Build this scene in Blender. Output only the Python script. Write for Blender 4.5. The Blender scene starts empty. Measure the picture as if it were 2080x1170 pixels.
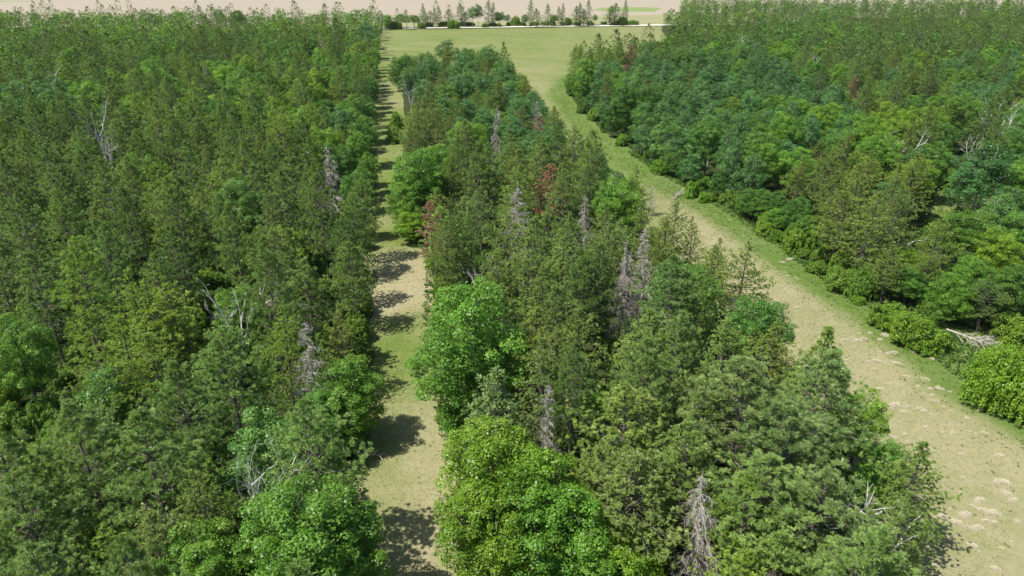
import bpy, math, random
import numpy as np
from mathutils import Vector, geometry

# ------------------------------------------------------------------ camera
F = 1431.0                     # focal length in photo pixels (2080 wide)
CAM_H = 44.0
PITCH = math.radians(25.1)
scene = bpy.context.scene
COL = scene.collection
SP, CP = math.sin(PITCH), math.cos(PITCH)


def G(px, py, z=0.0):
    """world x, y where the line of sight through a photo pixel meets height z"""
    u, v = (px - 1040) / F, (585 - py) / F
    dx, dy, dz = u, CP + v * SP, -SP + v * CP
    t = (z - CAM_H) / dz
    return t * dx, t * dy


def P(x, y, z=0.0):
    """photo pixel of a world point"""
    zz = z - CAM_H
    dep = y * CP - zz * SP
    up = y * SP + zz * CP
    if dep < 1:
        return -9999, -9999
    return 1040 + F * x / dep, 585 - F * up / dep


cam = bpy.data.cameras.new("camera")
cam.sensor_width = 36.0
cam.lens = 36.0 * F / 2080.0
cam.clip_end = 9000.0
cam.clip_start = 0.5
cam_o = bpy.data.objects.new("camera", cam)
cam_o.location = (0, 0, CAM_H)
cam_o.rotation_euler = (math.radians(90) - PITCH, 0, 0)
COL.objects.link(cam_o)
scene.camera = cam_o

# ------------------------------------------------------------------ light
SUN_EL = math.radians(60)
sdx, sdy = 1.0, 0.48           # shadows fall to the right and slightly away
n_ = math.hypot(sdx, sdy)
light_dir = Vector((sdx / n_ * math.cos(SUN_EL), sdy / n_ * math.cos(SUN_EL), -math.sin(SUN_EL)))
sun = bpy.data.lights.new("sun", 'SUN')
sun.energy = 4.9
sun.angle = math.radians(0.53)
sun.color = (1.0, 0.95, 0.86)
sun_o = bpy.data.objects.new("sun", sun)
sun_o.rotation_euler = light_dir.to_track_quat('-Z', 'Y').to_euler()
sun_o.location = (-60, -20, 120)
COL.objects.link(sun_o)
world = bpy.data.worlds.new("World")
scene.world = world
world.use_nodes = True
wn = world.node_tree
bg = wn.nodes["Background"]
sky = wn.nodes.new("ShaderNodeTexSky")
sky.sky_type = 'NISHITA'
sky.sun_disc = False
sky.sun_elevation = SUN_EL
sky.sun_rotation = math.atan2(-sdx, -sdy)
wn.links.new(sky.outputs[0], bg.inputs[0])
bg.inputs[1].default_value = 0.095
scene.view_settings.view_transform = 'Standard'
scene.view_settings.look = 'None'
scene.view_settings.exposure = 0.3
scene.cycles.max_bounces = 5
scene.cycles.diffuse_bounces = 3
scene.cycles.glossy_bounces = 1
scene.cycles.transmission_bounces = 2
scene.cycles.transparent_max_bounces = 4
scene.cycles.caustics_reflective = False
scene.cycles.caustics_refractive = False


# ------------------------------------------------------------------ materials
def new_mat(name):
    m = bpy.data.materials.new(name)
    m.use_nodes = True
    nt = m.node_tree
    for n in list(nt.nodes):
        nt.nodes.remove(n)
    out = nt.nodes.new("ShaderNodeOutputMaterial")
    return m, nt, out


def foliage(name, c1, c2, c3, trans=0.28, rough=0.5, spec=0.3, by_object=True, tcol=(1.5, 1.35, 0.5)):
    """leaves: three tones by each leaf's own value, tinted per tree"""
    m, nt, out = new_mat(name)
    a = nt.nodes.new("ShaderNodeAttribute"); a.attribute_name = "tone"
    r = nt.nodes.new("ShaderNodeValToRGB")
    e = r.color_ramp.elements
    e[0].position, e[0].color = 0.05, (*c1, 1)
    e[1].position, e[1].color = 0.95, (*c3, 1)
    k = e.new(0.5); k.color = (*c2, 1)
    nt.links.new(a.outputs["Fac"], r.inputs[0])
    mul = nt.nodes.new("ShaderNodeMix"); mul.data_type = 'RGBA'; mul.blend_type = 'MULTIPLY'
    mul.inputs[0].default_value = 1.0
    nt.links.new(r.outputs[0], mul.inputs[6])
    if by_object:
        oi = nt.nodes.new("ShaderNodeObjectInfo")
        nt.links.new(oi.outputs["Color"], mul.inputs[7])
    else:
        t = nt.nodes.new("ShaderNodeAttribute"); t.attribute_name = "tint"
        nt.links.new(t.outputs["Color"], mul.inputs[7])
    p = nt.nodes.new("ShaderNodeBsdfPrincipled")
    p.inputs["Roughness"].default_value = rough
    p.inputs["Specular IOR Level"].default_value = spec
    nt.links.new(mul.outputs[2], p.inputs["Base Color"])
    t2 = nt.nodes.new("ShaderNodeMix"); t2.data_type = 'RGBA'; t2.blend_type = 'MULTIPLY'
    t2.inputs[0].default_value = 1.0
    t2.inputs[7].default_value = (*tcol, 1)
    nt.links.new(mul.outputs[2], t2.inputs[6])
    tr = nt.nodes.new("ShaderNodeBsdfTranslucent")
    nt.links.new(t2.outputs[2], tr.inputs["Color"])
    mx = nt.nodes.new("ShaderNodeMixShader"); mx.inputs[0].default_value = trans
    nt.links.new(p.outputs[0], mx.inputs[1]); nt.links.new(tr.outputs[0], mx.inputs[2])
    nt.links.new(mx.outputs[0], out.inputs[0])
    return m


def bark(name, c1, c2, scale=3.0, stretch=0.25):
    m, nt, out = new_mat(name)
    tc = nt.nodes.new("ShaderNodeTexCoord")
    mp = nt.nodes.new("ShaderNodeMapping"); mp.inputs["Scale"].default_value = (1, 1, stretch)
    nz = nt.nodes.new("ShaderNodeTexNoise"); nz.inputs["Scale"].default_value = scale; nz.inputs["Detail"].default_value = 4
    r = nt.nodes.new("ShaderNodeValToRGB")
    r.color_ramp.elements[0].position = 0.35; r.color_ramp.elements[0].color = (*c1, 1)
    r.color_ramp.elements[1].position = 0.65; r.color_ramp.elements[1].color = (*c2, 1)
    p = nt.nodes.new("ShaderNodeBsdfPrincipled"); p.inputs["Roughness"].default_value = 0.85
    p.inputs["Specular IOR Level"].default_value = 0.2
    nt.links.new(tc.outputs["Object"], mp.inputs[0]); nt.links.new(mp.outputs[0], nz.inputs[0])
    nt.links.new(nz.outputs[0], r.inputs[0]); nt.links.new(r.outputs[0], p.inputs["Base Color"])
    nt.links.new(p.outputs[0], out.inputs[0])
    return m


PAL = {  # dark, mid, light leaf colours
    'R': ((0.115, 0.205, 0.054), (0.205, 0.328, 0.082), (0.345, 0.490, 0.142)),
    'J': ((0.136, 0.216, 0.048), (0.220, 0.330, 0.070), (0.338, 0.452, 0.110)),
    'O': ((0.072, 0.180, 0.024), (0.120, 0.270, 0.038), (0.195, 0.375, 0.064)),
    'A': ((0.066, 0.175, 0.042), (0.106, 0.250, 0.060), (0.172, 0.335, 0.098)),
    'B': ((0.100, 0.200, 0.020), (0.150, 0.280, 0.030), (0.220, 0.370, 0.050)),
}
TR = {'R': 0.30, 'J': 0.30, 'O': 0.36, 'A': 0.34, 'B': 0.33}
LEAF = {k: foliage({'R': 'red pine needles', 'J': 'jack pine needles', 'O': 'oak leaves', 'A': 'aspen leaves', 'B': 'hazel leaves'}[k],
                   *PAL[k], trans=TR[k], rough=.42, spec=.45) for k in PAL}
FARL = {k: foliage('far ' + {'R': 'pine needles', 'J': 'jack pine needles', 'O': 'oak leaves', 'A': 'aspen leaves'}[k],
                   *PAL[k], trans=TR[k], by_object=False) for k in 'RJOA'}
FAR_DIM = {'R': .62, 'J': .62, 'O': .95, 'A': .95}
LEAF['U'] = foliage('rusty dead needles', (0.26, 0.115, 0.055), (0.39, 0.19, 0.10), (0.52, 0.29, 0.17), trans=0.1)
BARK = {
    'R': bark('red pine bark', (0.13, 0.108, 0.095), (0.26, 0.225, 0.20)),
    'J': bark('jack pine bark', (0.09, 0.075, 0.062), (0.19, 0.165, 0.145)),
    'O': bark('oak bark', (0.08, 0.068, 0.055), (0.17, 0.15, 0.125)),
    'A': bark('aspen bark', (0.30, 0.29, 0.25), (0.52, 0.51, 0.46), 2.0, 1.5),
    'B': bark('hazel stems', (0.08, 0.06, 0.04), (0.15, 0.12, 0.09)),
    'S': bark('weathered grey wood', (0.33, 0.30, 0.265), (0.57, 0.53, 0.475)),
    'W': bark('bleached birch wood', (0.52, 0.50, 0.47), (0.80, 0.78, 0.75), 2.0, 1.2),
}
BARK['U'] = BARK['J']


# ------------------------------------------------------------------ mesh helpers
def unit(a):
    return a / np.maximum(np.linalg.norm(a, axis=-1, keepdims=True), 1e-9)


class Soup:
    """quads gathered as (n,4,3) arrays with one tone value per quad"""
    def __init__(self):
        self.q, self.t = [], []

    def add(self, q, tone=None):
        if len(q):
            self.q.append(np.asarray(q, np.float32))
            self.t.append(np.full(len(q), 0.5, np.float32) if tone is None else np.asarray(tone, np.float32))

    def arrays(self):
        return np.concatenate(self.q), np.concatenate(self.t)

    def mesh(self, name, mat, tint=None):
        q, t = self.arrays()
        return quad_mesh(name, q, t, mat, tint)


def quad_mesh(name, q, t, mat, tint=None):
    n = len(q)
    me = bpy.data.meshes.new(name)
    me.vertices.add(n * 4)
    me.vertices.foreach_set("co", np.ascontiguousarray(q.reshape(-1), np.float32))
    me.loops.add(n * 4)
    me.loops.foreach_set("vertex_index", np.arange(n * 4, dtype=np.int32))
    me.polygons.add(n)
    me.polygons.foreach_set("loop_start", np.arange(0, n * 4, 4, dtype=np.int32))
    me.update(calc_edges=True)
    a = me.attributes.new("tone", 'FLOAT', 'FACE')
    a.data.foreach_set("value", np.ascontiguousarray(t, np.float32))
    if tint is not None:
        c = me.attributes.new("tint", 'FLOAT_COLOR', 'FACE')
        c.data.foreach_set("color", np.ascontiguousarray(np.c_[tint, np.ones(n)].reshape(-1), np.float32))
    me.materials.append(mat)
    return me


def tube(pts, rad, sides=5):
    pts = np.asarray(pts, float); rad = np.asarray(rad, float)
    d = unit(np.gradient(pts, axis=0))
    ref = np.where(np.abs(d[:, 2:3]) > 0.9, np.array([[1.0, 0, 0]]), np.array([[0, 0, 1.0]]))
    s = unit(np.cross(d, ref)); b = np.cross(d, s)
    an = np.linspace(0, 2 * math.pi, sides, endpoint=False)
    ring = pts[:, None] + rad[:, None, None] * (np.cos(an)[None, :, None] * s[:, None] + np.sin(an)[None, :, None] * b[:, None])
    nx = np.roll(ring, -1, axis=1)
    return np.stack([ring[:-1], nx[:-1], nx[1:], ring[1:]], axis=2).reshape(-1, 4, 3)


def blades(rng, c, d, ln, w):
    """needle bundles: narrow kites from c along d"""
    side = unit(np.cross(d, np.array([0, 0, 1.0]) + rng.normal(size=d.shape) * .45))
    ln = ln[:, None]; w = w[:, None]
    m = c + d * ln * 0.6
    return np.stack([c, m - side * w * .5, c + d * ln, m + side * w * .5], axis=1)


def leaves(rng, c, n, s):
    t = unit(np.cross(n, rng.normal(size=n.shape)))
    b = np.cross(n, t)
    s = s[:, None]
    return np.stack([c - t * s * .55, c + b * s * .40 + n * s * .10, c + t * s * .55, c - b * s * .40 + n * s * .10], axis=1)


def rdir(rng, n):
    return unit(rng.normal(size=(n, 3)))


# ------------------------------------------------------------------ tree generators
def gen_pine(seed, H, cb, R, needle=0.31, nw=0.036, nb=50, step=0.26, whorl=0.85, per=7, top=0.75, lo=0.72,
             gap=0.10, spread=0.40, rag=0.25, trunk_r=0.16, lean=0.0, dead=16):
    rng = np.random.default_rng(seed)
    tr, cr = Soup(), Soup()
    zs = np.linspace(0, H * 0.985, 9)
    wob = np.cumsum(rng.normal(0, 0.06, (9, 2)), axis=0) * np.linspace(0, 1, 9)[:, None]
    tp = np.c_[wob[:, 0] + lean * zs, wob[:, 1], zs]
    tr.add(tube(tp, trunk_r * (1 - 0.88 * zs / H) + 0.01, 7))
    tufts_c, tufts_d, tt = [], [], []

    def at(z):
        return np.array([np.interp(z, zs, tp[:, 0]), np.interp(z, zs, tp[:, 1]), z])
    z0 = H * cb
    z = z0
    az = rng.uniform(0, 6.28)
    lob = rng.uniform(0, 6.28, 3)
    while z < H - 0.25:
        t = (H - z) / (H - z0)                 # 0 at the tip, 1 at the crown's base
        prof = min(1.0, (t / 0.62) ** top) * (1 - (1 - lo) * max(0, (t - .6) / .4))
        k = max(3, int(round(per * (0.7 + 0.5 * t))))
        for i in range(k):
            if rng.random() < gap:
                continue
            a = az + i * 6.283 / k + rng.normal(0, .25)
            L = R * prof * (1 + rag * 0.5 * math.sin(a * 2 + lob[0] + z) + rng.normal(0, rag * 0.5))
            L = max(0.25, L)
            e = math.radians(58 - 60 * min(1, t * 1.25) + rng.normal(0, 8))
            h = np.array([math.cos(a), math.sin(a), 0.0])
            s = np.linspace(0, 1, 5)[:, None]
            p = at(z + rng.normal(0, .12)) + h * (L * math.cos(e)) * s + np.array([0, 0, 1.0]) * (L * (math.sin(e) * s + 0.22 * s ** 2))
            tr.add(tube(p, np.linspace(0.012 + 0.010 * L, 0.007, 5), 4))
            n = max(2, int(L / step))
            ss = rng.uniform(0.42, 1.0, n); ss[0] = 1.0
            base = np.stack([np.interp(ss, s[:, 0], p[:, j]) for j in range(3)], 1)
            sd = np.array([-h[1], h[0], 0.0])
            off = rng.normal(0, 1, n) * spread * L * (1.15 - ss * .75)
            base = base + sd * off[:, None] + np.array([0, 0, 1.0]) * (np.abs(off) * 0.18 + rng.normal(0.05, .12, n))[:, None]
            dr = unit(h * 0.55 + sd * np.sign(off)[:, None] * 0.4 + np.array([0, 0, 0.75]) + rng.normal(0, .2, (n, 3)))
            tufts_c.append(base); tufts_d.append(dr); tt.append(np.full(n, rng.normal(0, .10)))
        az += 1.1
        z += whorl * rng.uniform(.75, 1.25) * (0.65 + 0.5 * t)
    c0 = at(H - .1)
    tufts_c.append(c0 + rng.normal(0, .1, (3, 3))); tufts_d.append(unit(np.array([[0, 0, 1.0]] * 3) + rng.normal(0, .3, (3, 3)))); tt.append(np.zeros(3))
    c = np.concatenate(tufts_c); d = np.concatenate(tufts_d); t0 = np.concatenate(tt) + rng.normal(0, .12, len(c))
    C = np.repeat(c, nb, 0)
    D = unit(np.repeat(d, nb, 0) * 0.95 + rdir(rng, len(C)) * 1.0)
    C = C - D * needle * 0.1 + rng.normal(0, needle * .12, C.shape)
    cr.add(blades(rng, C, D, rng.uniform(.75, 1.25, len(C)) * needle, rng.uniform(.7, 1.3, len(C)) * nw),
           np.clip(np.repeat(t0, nb) + 0.5 + rng.normal(0, .16, len(C)), 0, 1))
    for i in range(dead):                       # bare grey branches under the live crown
        zz = rng.uniform(H * cb * 0.45, H * (cb + .38))
        a = rng.uniform(0, 6.28); L = rng.uniform(.6, R * .85)
        p0 = at(zz); h = np.array([math.cos(a), math.sin(a), -0.1])
        tr.add(tube([p0, p0 + h * L * .5, p0 + h * L + np.array([0, 0, -.15])], [.03, .02, .008], 3))
    return {'trunk': tr, 'crown': cr}


def gen_broad(seed, H, z0, R, lobes=13, lobe_r=0.40, clump=0.75, per_lobe=22, nleaf=46, leaf=0.24, inner=1500,
              trunk_r=0.2, pointed=0.0, flat=0.65, fork=0.30, wide=0.55):
    rng = np.random.default_rng(seed)
    tr, cr = Soup(), Soup()
    zc, hz = (z0 + H) / 2, (H - z0) / 2
    ctr, rad = [], []
    for i in range(lobes):
        f = (i + .5) / lobes
        zz = 1 - 2 * f * 0.93
        a = i * 2.399963 + rng.normal(0, .3) + seed
        w = math.sqrt(max(0, 1 - zz * zz))
        if pointed and zz > 0:
            w *= 1 - pointed * zz
        rr = lobe_r * R * rng.uniform(.78, 1.2) * (1 - 0.25 * max(0, zz) - pointed * .25 * max(0, zz))
        k = 1 - rr / R
        ctr.append([math.cos(a) * w * k * R * rng.uniform(.85, 1.1), math.sin(a) * w * k * R * rng.uniform(.85, 1.1),
                    zc + zz * (hz - rr * .85) + rng.normal(0, .2)])
        rad.append(rr)
    ctr = np.array(ctr); rad = np.array(rad)
    zf = H * fork if z0 > H * .25 else z0 + (H - z0) * fork
    zt = np.linspace(0, zf, 4)
    tx = np.cumsum(rng.normal(0, .08, (4, 2)), 0); tx[0] = 0
    tr.add(tube(np.c_[tx, zt], np.linspace(trunk_r * 1.25, trunk_r * .8, 4), 8))
    top = np.array([tx[-1, 0], tx[-1, 1], zf])
    lt = np.linspace(0, 1, 5)[:, None]
    ld = np.array([top[0] + rng.normal(0, .2), top[1] + rng.normal(0, .2), H * .93])
    tr.add(tube(top + (ld - top) * lt + rng.normal(0, .06, (5, 3)) * lt, np.linspace(trunk_r * .75, .03, 5), 6))
    for c in ctr:
        b = top + (ld - top) * min(.75, max(0, (c[2] - zf - 1.0) / (H - zf))) * .8
        mid = (b + c) / 2 + np.array([0, 0, -0.25])
        tr.add(tube([b, mid, c], [trunk_r * .42, trunk_r * .28, .04], 5))
        for j in range(4):
            e = c + rdir(rng, 1)[0] * R * lobe_r * .8
            tr.add(tube([(mid + c) / 2, (c + e) / 2, e], [.05, .035, .012], 3))
    for c, r in zip(ctr, rad):
        n = int(per_lobe * (r / (lobe_r * R)) ** 2 + 1)
        d = rdir(rng, n * 2)
        d = d[d[:, 2] > -0.55][:n]
        cc = c + d * (r * rng.uniform(.8, 1.05, (len(d), 1))) * np.array([1, 1, .9])
        lt_ = rng.normal(0, .12)
        for p, dd in zip(cc, d):
            if np.any((np.linalg.norm(ctr - p, axis=1) < rad * .62)):
                continue
            m = int(nleaf * rng.uniform(.7, 1.3))
            ld_ = unit(rng.normal(size=(m, 3)) + dd * .5 + np.array([0, 0, .45]))
            q = p + ld_ * (clump * rng.uniform(.5, 1.0, (m, 1)) ** .6) * np.array([1, 1, flat])
            nn = unit(ld_ * .7 + np.array([0, 0, .55]) + rng.normal(0, .38, (m, 3)))
            tb = rng.normal(0, .10) + lt_
            cr.add(leaves(rng, q, nn, leaf * rng.uniform(.5, 1.45, m)), np.clip(.5 + tb * 1.4 + rng.normal(0, .2, m), 0, 1))
    if inner:
        k = rng.integers(0, len(ctr), inner)
        q = ctr[k] + rdir(rng, inner) * (rad[k] * rng.uniform(.3, .9, inner))[:, None]
        cr.add(leaves(rng, q, unit(rng.normal(size=(inner, 3)) + np.array([0, 0, .8])), leaf * 1.3 * rng.uniform(.8, 1.3, inner)),
               np.clip(rng.normal(.4, .15, inner), 0, 1))
    return {'trunk': tr, 'crown': cr}


def gen_snag(seed, H, R, per=5, whorl=0.42, droop=0.5, twigs=7, cb=0.18, trunk_r=0.14, lean=(0, 0), prof=1.0, hair=0.028):
    rng = np.random.default_rng(seed)
    tr, br = Soup(), Soup()
    zs = np.linspace(0, H, 8)
    tp = np.c_[lean[0] * zs + rng.normal(0, .05, 8), lean[1] * zs + rng.normal(0, .05, 8), zs]
    tr.add(tube(tp, trunk_r * (1 - .9 * zs / H) + .012, 6))
    z = H * cb
    while z < H - .2:
        t = (H - z) / (H * (1 - cb))
        for i in range(per):
            if rng.random() < .12:
                continue
            a = rng.uniform(0, 6.28)
            L = max(.25, R * (t ** .7 * prof + .12) * rng.uniform(.2, 1.25))
            h = np.array([math.cos(a), math.sin(a), 0])
            s = np.linspace(0, 1, 5)[:, None]
            p0 = np.array([np.interp(z, zs, tp[:, 0]), np.interp(z, zs, tp[:, 1]), z])
            p = p0 + h * L * s + np.array([0, 0, 1.]) * L * (.18 * s - droop * s ** 2) + rng.normal(0, .05, (5, 3)) * s
            br.add(tube(p, np.linspace(.024 + .005 * L, .010, 5), 4))
            for j in range(twigs):
                u = rng.uniform(.25, 1)
                b = np.array([np.interp(u, s[:, 0], p[:, k]) for k in range(3)])
                d = unit((h * .6 + rng.normal(0, .6, 3) + np.array([0, 0, -droop * .9]))[None])[0]
                l = L * rng.uniform(.18, .55)
                br.add(tube([b, b + d * l * .5 + rng.normal(0, .03, 3), b + d * l + np.array([0, 0, -.08 * droop])], [hair * .7, hair * .6, hair * .3], 3))
        z += whorl * rng.uniform(.6, 1.2)
    return {'trunk': tr, 'branches': br}


def gen_bare(seed, H, R, limbs=5, lean=(0, 0), fork=.35, twig=1.0):
    """bleached bare hardwood with forked, upswept limbs"""
    rng = np.random.default_rng(seed)
    tr, br = Soup(), Soup()
    zf = H * fork
    top = np.array([lean[0] * zf, lean[1] * zf, zf])
    tr.add(tube([[0, 0, 0], top * .5 + rng.normal(0, .08, 3), top], [.17, .14, .11], 7))

    def grow(p, d, L, r, lev):
        n = 5
        pts = [p]
        for i in range(n):
            d = unit((d + rng.normal(0, .13, 3) + np.array([0, 0, .06]))[None])[0]
            pts.append(pts[-1] + d * L / n)
        br.add(tube(pts, np.linspace(r, r * .4, n + 1), 5 if lev == 0 else 3))
        if lev < 2:
            for i in range(3 if lev == 0 else max(1, int(3 * twig))):
                k = rng.integers(2, n + 1)
                dd = unit((d + rng.normal(0, .55, 3))[None])[0]
                grow(pts[k], dd, L * rng.uniform(.35, .6), r * .5, lev + 1)
    for i in range(limbs):
        a = i * 6.283 / limbs + rng.normal(0, .4)
        d = np.array([math.cos(a) * R / H * 1.6 + lean[0], math.sin(a) * R / H * 1.6 + lean[1], 1.0])
        grow(top, unit(d[None])[0], (H - zf) * rng.uniform(.7, 1.0), .115, 0)
    return {'trunk': tr, 'branches': br}


def gen_shrub(seed, R, H, leaf=0.145, domes=6):
    rng = np.random.default_rng(seed)
    st, cr = Soup(), Soup()
    for i in range(domes):
        a = i * 2.4 + seed; k = R * math.sqrt(i / domes) * .72 * rng.uniform(.85, 1.12)
        c = np.array([math.cos(a) * k, math.sin(a) * k, H * rng.uniform(.12, .46)])
        r = R * rng.uniform(.24, .6) * (6 / domes) ** .35
        n = int(70 * r * r) + 14
        d = rdir(rng, n * 2); d = d[d[:, 2] > -.25][:n]
        lt = rng.normal(0, .08)
        for dd in d:
            p = c + dd * np.array([r, r, H * .62]) * rng.uniform(.6, 1.24)
            m = 44
            l = unit(rng.normal(size=(m, 3)) + dd * .6 + np.array([0, 0, .4]))
            q = p + l * .34 * rng.uniform(.4, 1, (m, 1))
            q[:, 2] = np.maximum(q[:, 2], .05)
            cr.add(leaves(rng, q, unit(l * .6 + np.array([0, 0, .6]) + rng.normal(0, .35, (m, 3))), leaf * rng.uniform(.7, 1.3, m)),
                   np.clip(.5 + lt + rng.normal(0, .10) + rng.normal(0, .16, m), 0, 1))
        for j in range(3):
            e = c + rng.normal(0, .3, 3) * r
            e[2] = abs(e[2]) + .3
            st.add(tube([[0, 0, 0], (e * .5) + np.array([0, 0, .1]), e], [.035, .028, .01], 4))
    return {'stems': st, 'crown': cr}


# ------------------------------------------------------------------ stock of shapes: kind -> list of (H, R, {part: mesh})
NAME = {'R': 'red_pine', 'J': 'jack_pine', 'O': 'oak_tree', 'A': 'aspen_tree', 'S': 'dead_spruce', 'W': 'dead_birch', 'U': 'rusty_pine', 'B': 'hazel_bush'}
STOCK = {}


def stock(kind, parts, H, R):
    ms = {}
    for pn, soup in parts.items():
        mat = LEAF[kind] if pn == 'crown' else BARK[kind]
        ms[pn] = soup.mesh(NAME[kind] + '_' + pn, mat)
    STOCK.setdefault(kind, []).append((H, R, ms))


for s in range(6):
    stock('R', gen_pine(10 + s, 16, .28 + .04 * (s % 3), 3.1, lo=.72 + .08 * (s % 2), top=.75 + .12 * (s % 3), rag=.34), 16, 3.1)
for s in range(6):
    stock('J', gen_pine(40 + s, 14, .22 + .06 * (s % 3), 2.4, needle=.20, nw=.046, nb=20, step=.14, whorl=.5, per=5, gap=.16, rag=.55,
                        top=1.0, lo=.8, spread=.32, trunk_r=.13, lean=.01 * (s - 2), dead=9), 14, 2.4)
for s in range(5):
    stock('O', gen_broad(70 + s, 15, 3.5, 4.6, lobes=15 + s % 3, per_lobe=24, nleaf=86, leaf=.172), 15, 4.6)
for s in range(5):
    stock('A', gen_broad(90 + s, 13, 4.0, 2.9, lobes=11, lobe_r=.46, clump=.6, per_lobe=17, nleaf=52, leaf=.165, inner=900, trunk_r=.12, pointed=.35, flat=.7), 13, 2.9)
for s in range(3):       # slim pines of the roadside, green nearly to the ground
    stock('R', gen_pine(30 + s, 16, .10, 2.2, needle=.4, nw=.1, nb=12, step=.34, lo=.7, top=.8, rag=.5, gap=.12), 16, 2.2)
for s in range(3):       # crowns leafy to the ground, for wood edges
    stock('O', gen_broad(75 + s, 13, .9, 4.4, lobes=17, per_lobe=22, nleaf=82, leaf=.172, fork=.3), 13, 4.4)
    stock('A', gen_broad(95 + s, 11, 1.0, 2.8, lobes=13, lobe_r=.46, clump=.6, per_lobe=15, nleaf=52, leaf=.165, inner=900, trunk_r=.11, pointed=.4, flat=.7), 11, 2.8)
for s in range(6):
    stock('S', gen_snag(110 + s, 13, 2.2, droop=.2 + .3 * (s % 3), twigs=18, per=5 + s % 2, whorl=.36 + .1 * (s % 2), hair=.021, lean=((-.05, 0, .06)[s % 3], .02 * (s % 2))), 13, 2.2)
for s in range(4):
    stock('W', gen_bare(130 + s, 11, 2.6, limbs=4 + s % 3), 11, 2.6)
stock('U', gen_pine(150, 11, .3, 1.7, needle=.24, nw=.06, nb=22, step=.2, gap=.15, rag=.5, trunk_r=.12), 11, 1.7)
stock('U', gen_pine(151, 11, .25, 1.8, needle=.24, nw=.06, nb=20, step=.22, gap=.2, rag=.6, trunk_r=.12), 11, 1.8)
for s in range(4):
    stock('B', gen_shrub(160 + s, 2.0, 2.2), 2.2, 2.0)
for s in range(3):
    stock('B', gen_shrub(170 + s, 4.2, 2.8, domes=13), 2.8, 4.2)

TINT = {'n': (1, 1, 1), 'b': (1.25, 1.2, .95), 'y': (1.5, 1.24, .66), 'd': (.76, .83, .80), 'p': (1.06, 1.0, 1.2), 'o': (1.09, 1.0, .9), 'u': (.93, 1.0, 1.08)}
TONE = {
    'R': {'n': 'mid green', 'b': 'fresh green', 'd': 'dark green', 'p': 'grey green', 'o': 'olive', 'y': 'yellowish', 'u': 'blue green'},
    'J': {'n': 'olive', 'b': 'light olive', 'd': 'dark olive', 'p': 'greyish olive', 'o': 'brownish olive', 'y': 'yellowish', 'u': 'green'},
    'O': {'n': 'green', 'b': 'bright green', 'd': 'deep green', 'p': 'pale green', 'o': 'warm green', 'y': 'yellow green', 'u': 'bluish green'},
    'A': {'n': 'cool green', 'b': 'bright green', 'd': 'deep green', 'p': 'pale green', 'o': 'soft green', 'y': 'yellow green', 'u': 'bluish green'},
    'B': {'n': 'bright green', 'b': 'bright lime green', 'd': 'deep green', 'p': 'pale green', 'o': 'warm green', 'y': 'yellow', 'u': 'green'},
}
NOUN = {'R': 'red pine', 'J': 'jack pine', 'O': 'oak', 'A': 'aspen', 'S': 'bare grey dead conifer', 'W': 'bare white dead birch', 'U': 'rusty brown dead pine', 'B': 'leafy bush'}
CAT = {'R': 'pine tree', 'J': 'pine tree', 'O': 'oak tree', 'A': 'aspen tree', 'S': 'dead tree', 'W': 'dead tree', 'U': 'dead tree', 'B': 'bush'}
THINGS = []
rnd = random.Random(7)


def plant(kind, x, y, H=None, R=None, tint='n', label=None, lm=None, var=None, group=None, rot=None, low=False):
    lib = STOCK[kind]
    n = {'O': 5, 'A': 5, 'B': 4, 'R': 6}.get(kind, len(lib))     # the first n are the ordinary shapes
    if kind == 'B' and R and R > 2.7:
        h0, r0, ms = lib[4 + rnd.randrange(3)]
    elif low and len(lib) > n:
        h0, r0, ms = lib[n + rnd.randrange(len(lib) - n)]
    else:
        h0, r0, ms = lib[rnd.randrange(n) if var is None else var % n]
    H = H or h0 * rnd.uniform(.88, 1.1)
    R = R or r0 * rnd.uniform(.88, 1.15) * (H / h0) ** .5
    root = bpy.data.objects.new(NAME[kind], None)
    root.empty_display_size = .5
    root.location = (x, y, 0)
    root.rotation_euler = (0, 0, rnd.uniform(0, 6.28) if rot is None else rot)
    root.scale = (R / r0, R / r0, H / h0)
    COL.objects.link(root)
    tc = TINT[tint]
    if kind == 'U' and tint == 'p':
        tc = (.95, 1.1, 1.3)
    if tint == 'y' and kind in 'JB':
        tc = (1.06, 1.12, .72)
    j = rnd.uniform(.9, 1.1)
    for pn, me in ms.items():
        o = bpy.data.objects.new(pn, me)
        o.parent = root
        if pn == 'crown':
            o.color = (tc[0] * j * rnd.uniform(.95, 1.05), tc[1] * j, tc[2] * j, 1)
        COL.objects.link(o)
    root['category'] = CAT[kind]
    root['group'] = group or {'R': 'red pines of the forest', 'J': 'jack pines of the forest', 'O': 'oaks of the forest', 'A': 'aspens of the forest',
                              'S': 'dead grey conifers', 'W': 'bleached dead birches', 'U': 'rusty dead pines', 'B': 'bushes at the forest edge'}[kind]
    THINGS.append(dict(o=root, k=kind, x=x, y=y, H=H, R=R, t=tint, label=label, lm=lm, px=P(x, y, H * .75), d=math.hypot(x, y)))
    return root


# ------------------------------------------------------------------ clearings, from the photo's ground lines
def W(pts):
    return [G(*p) for p in pts]


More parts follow.
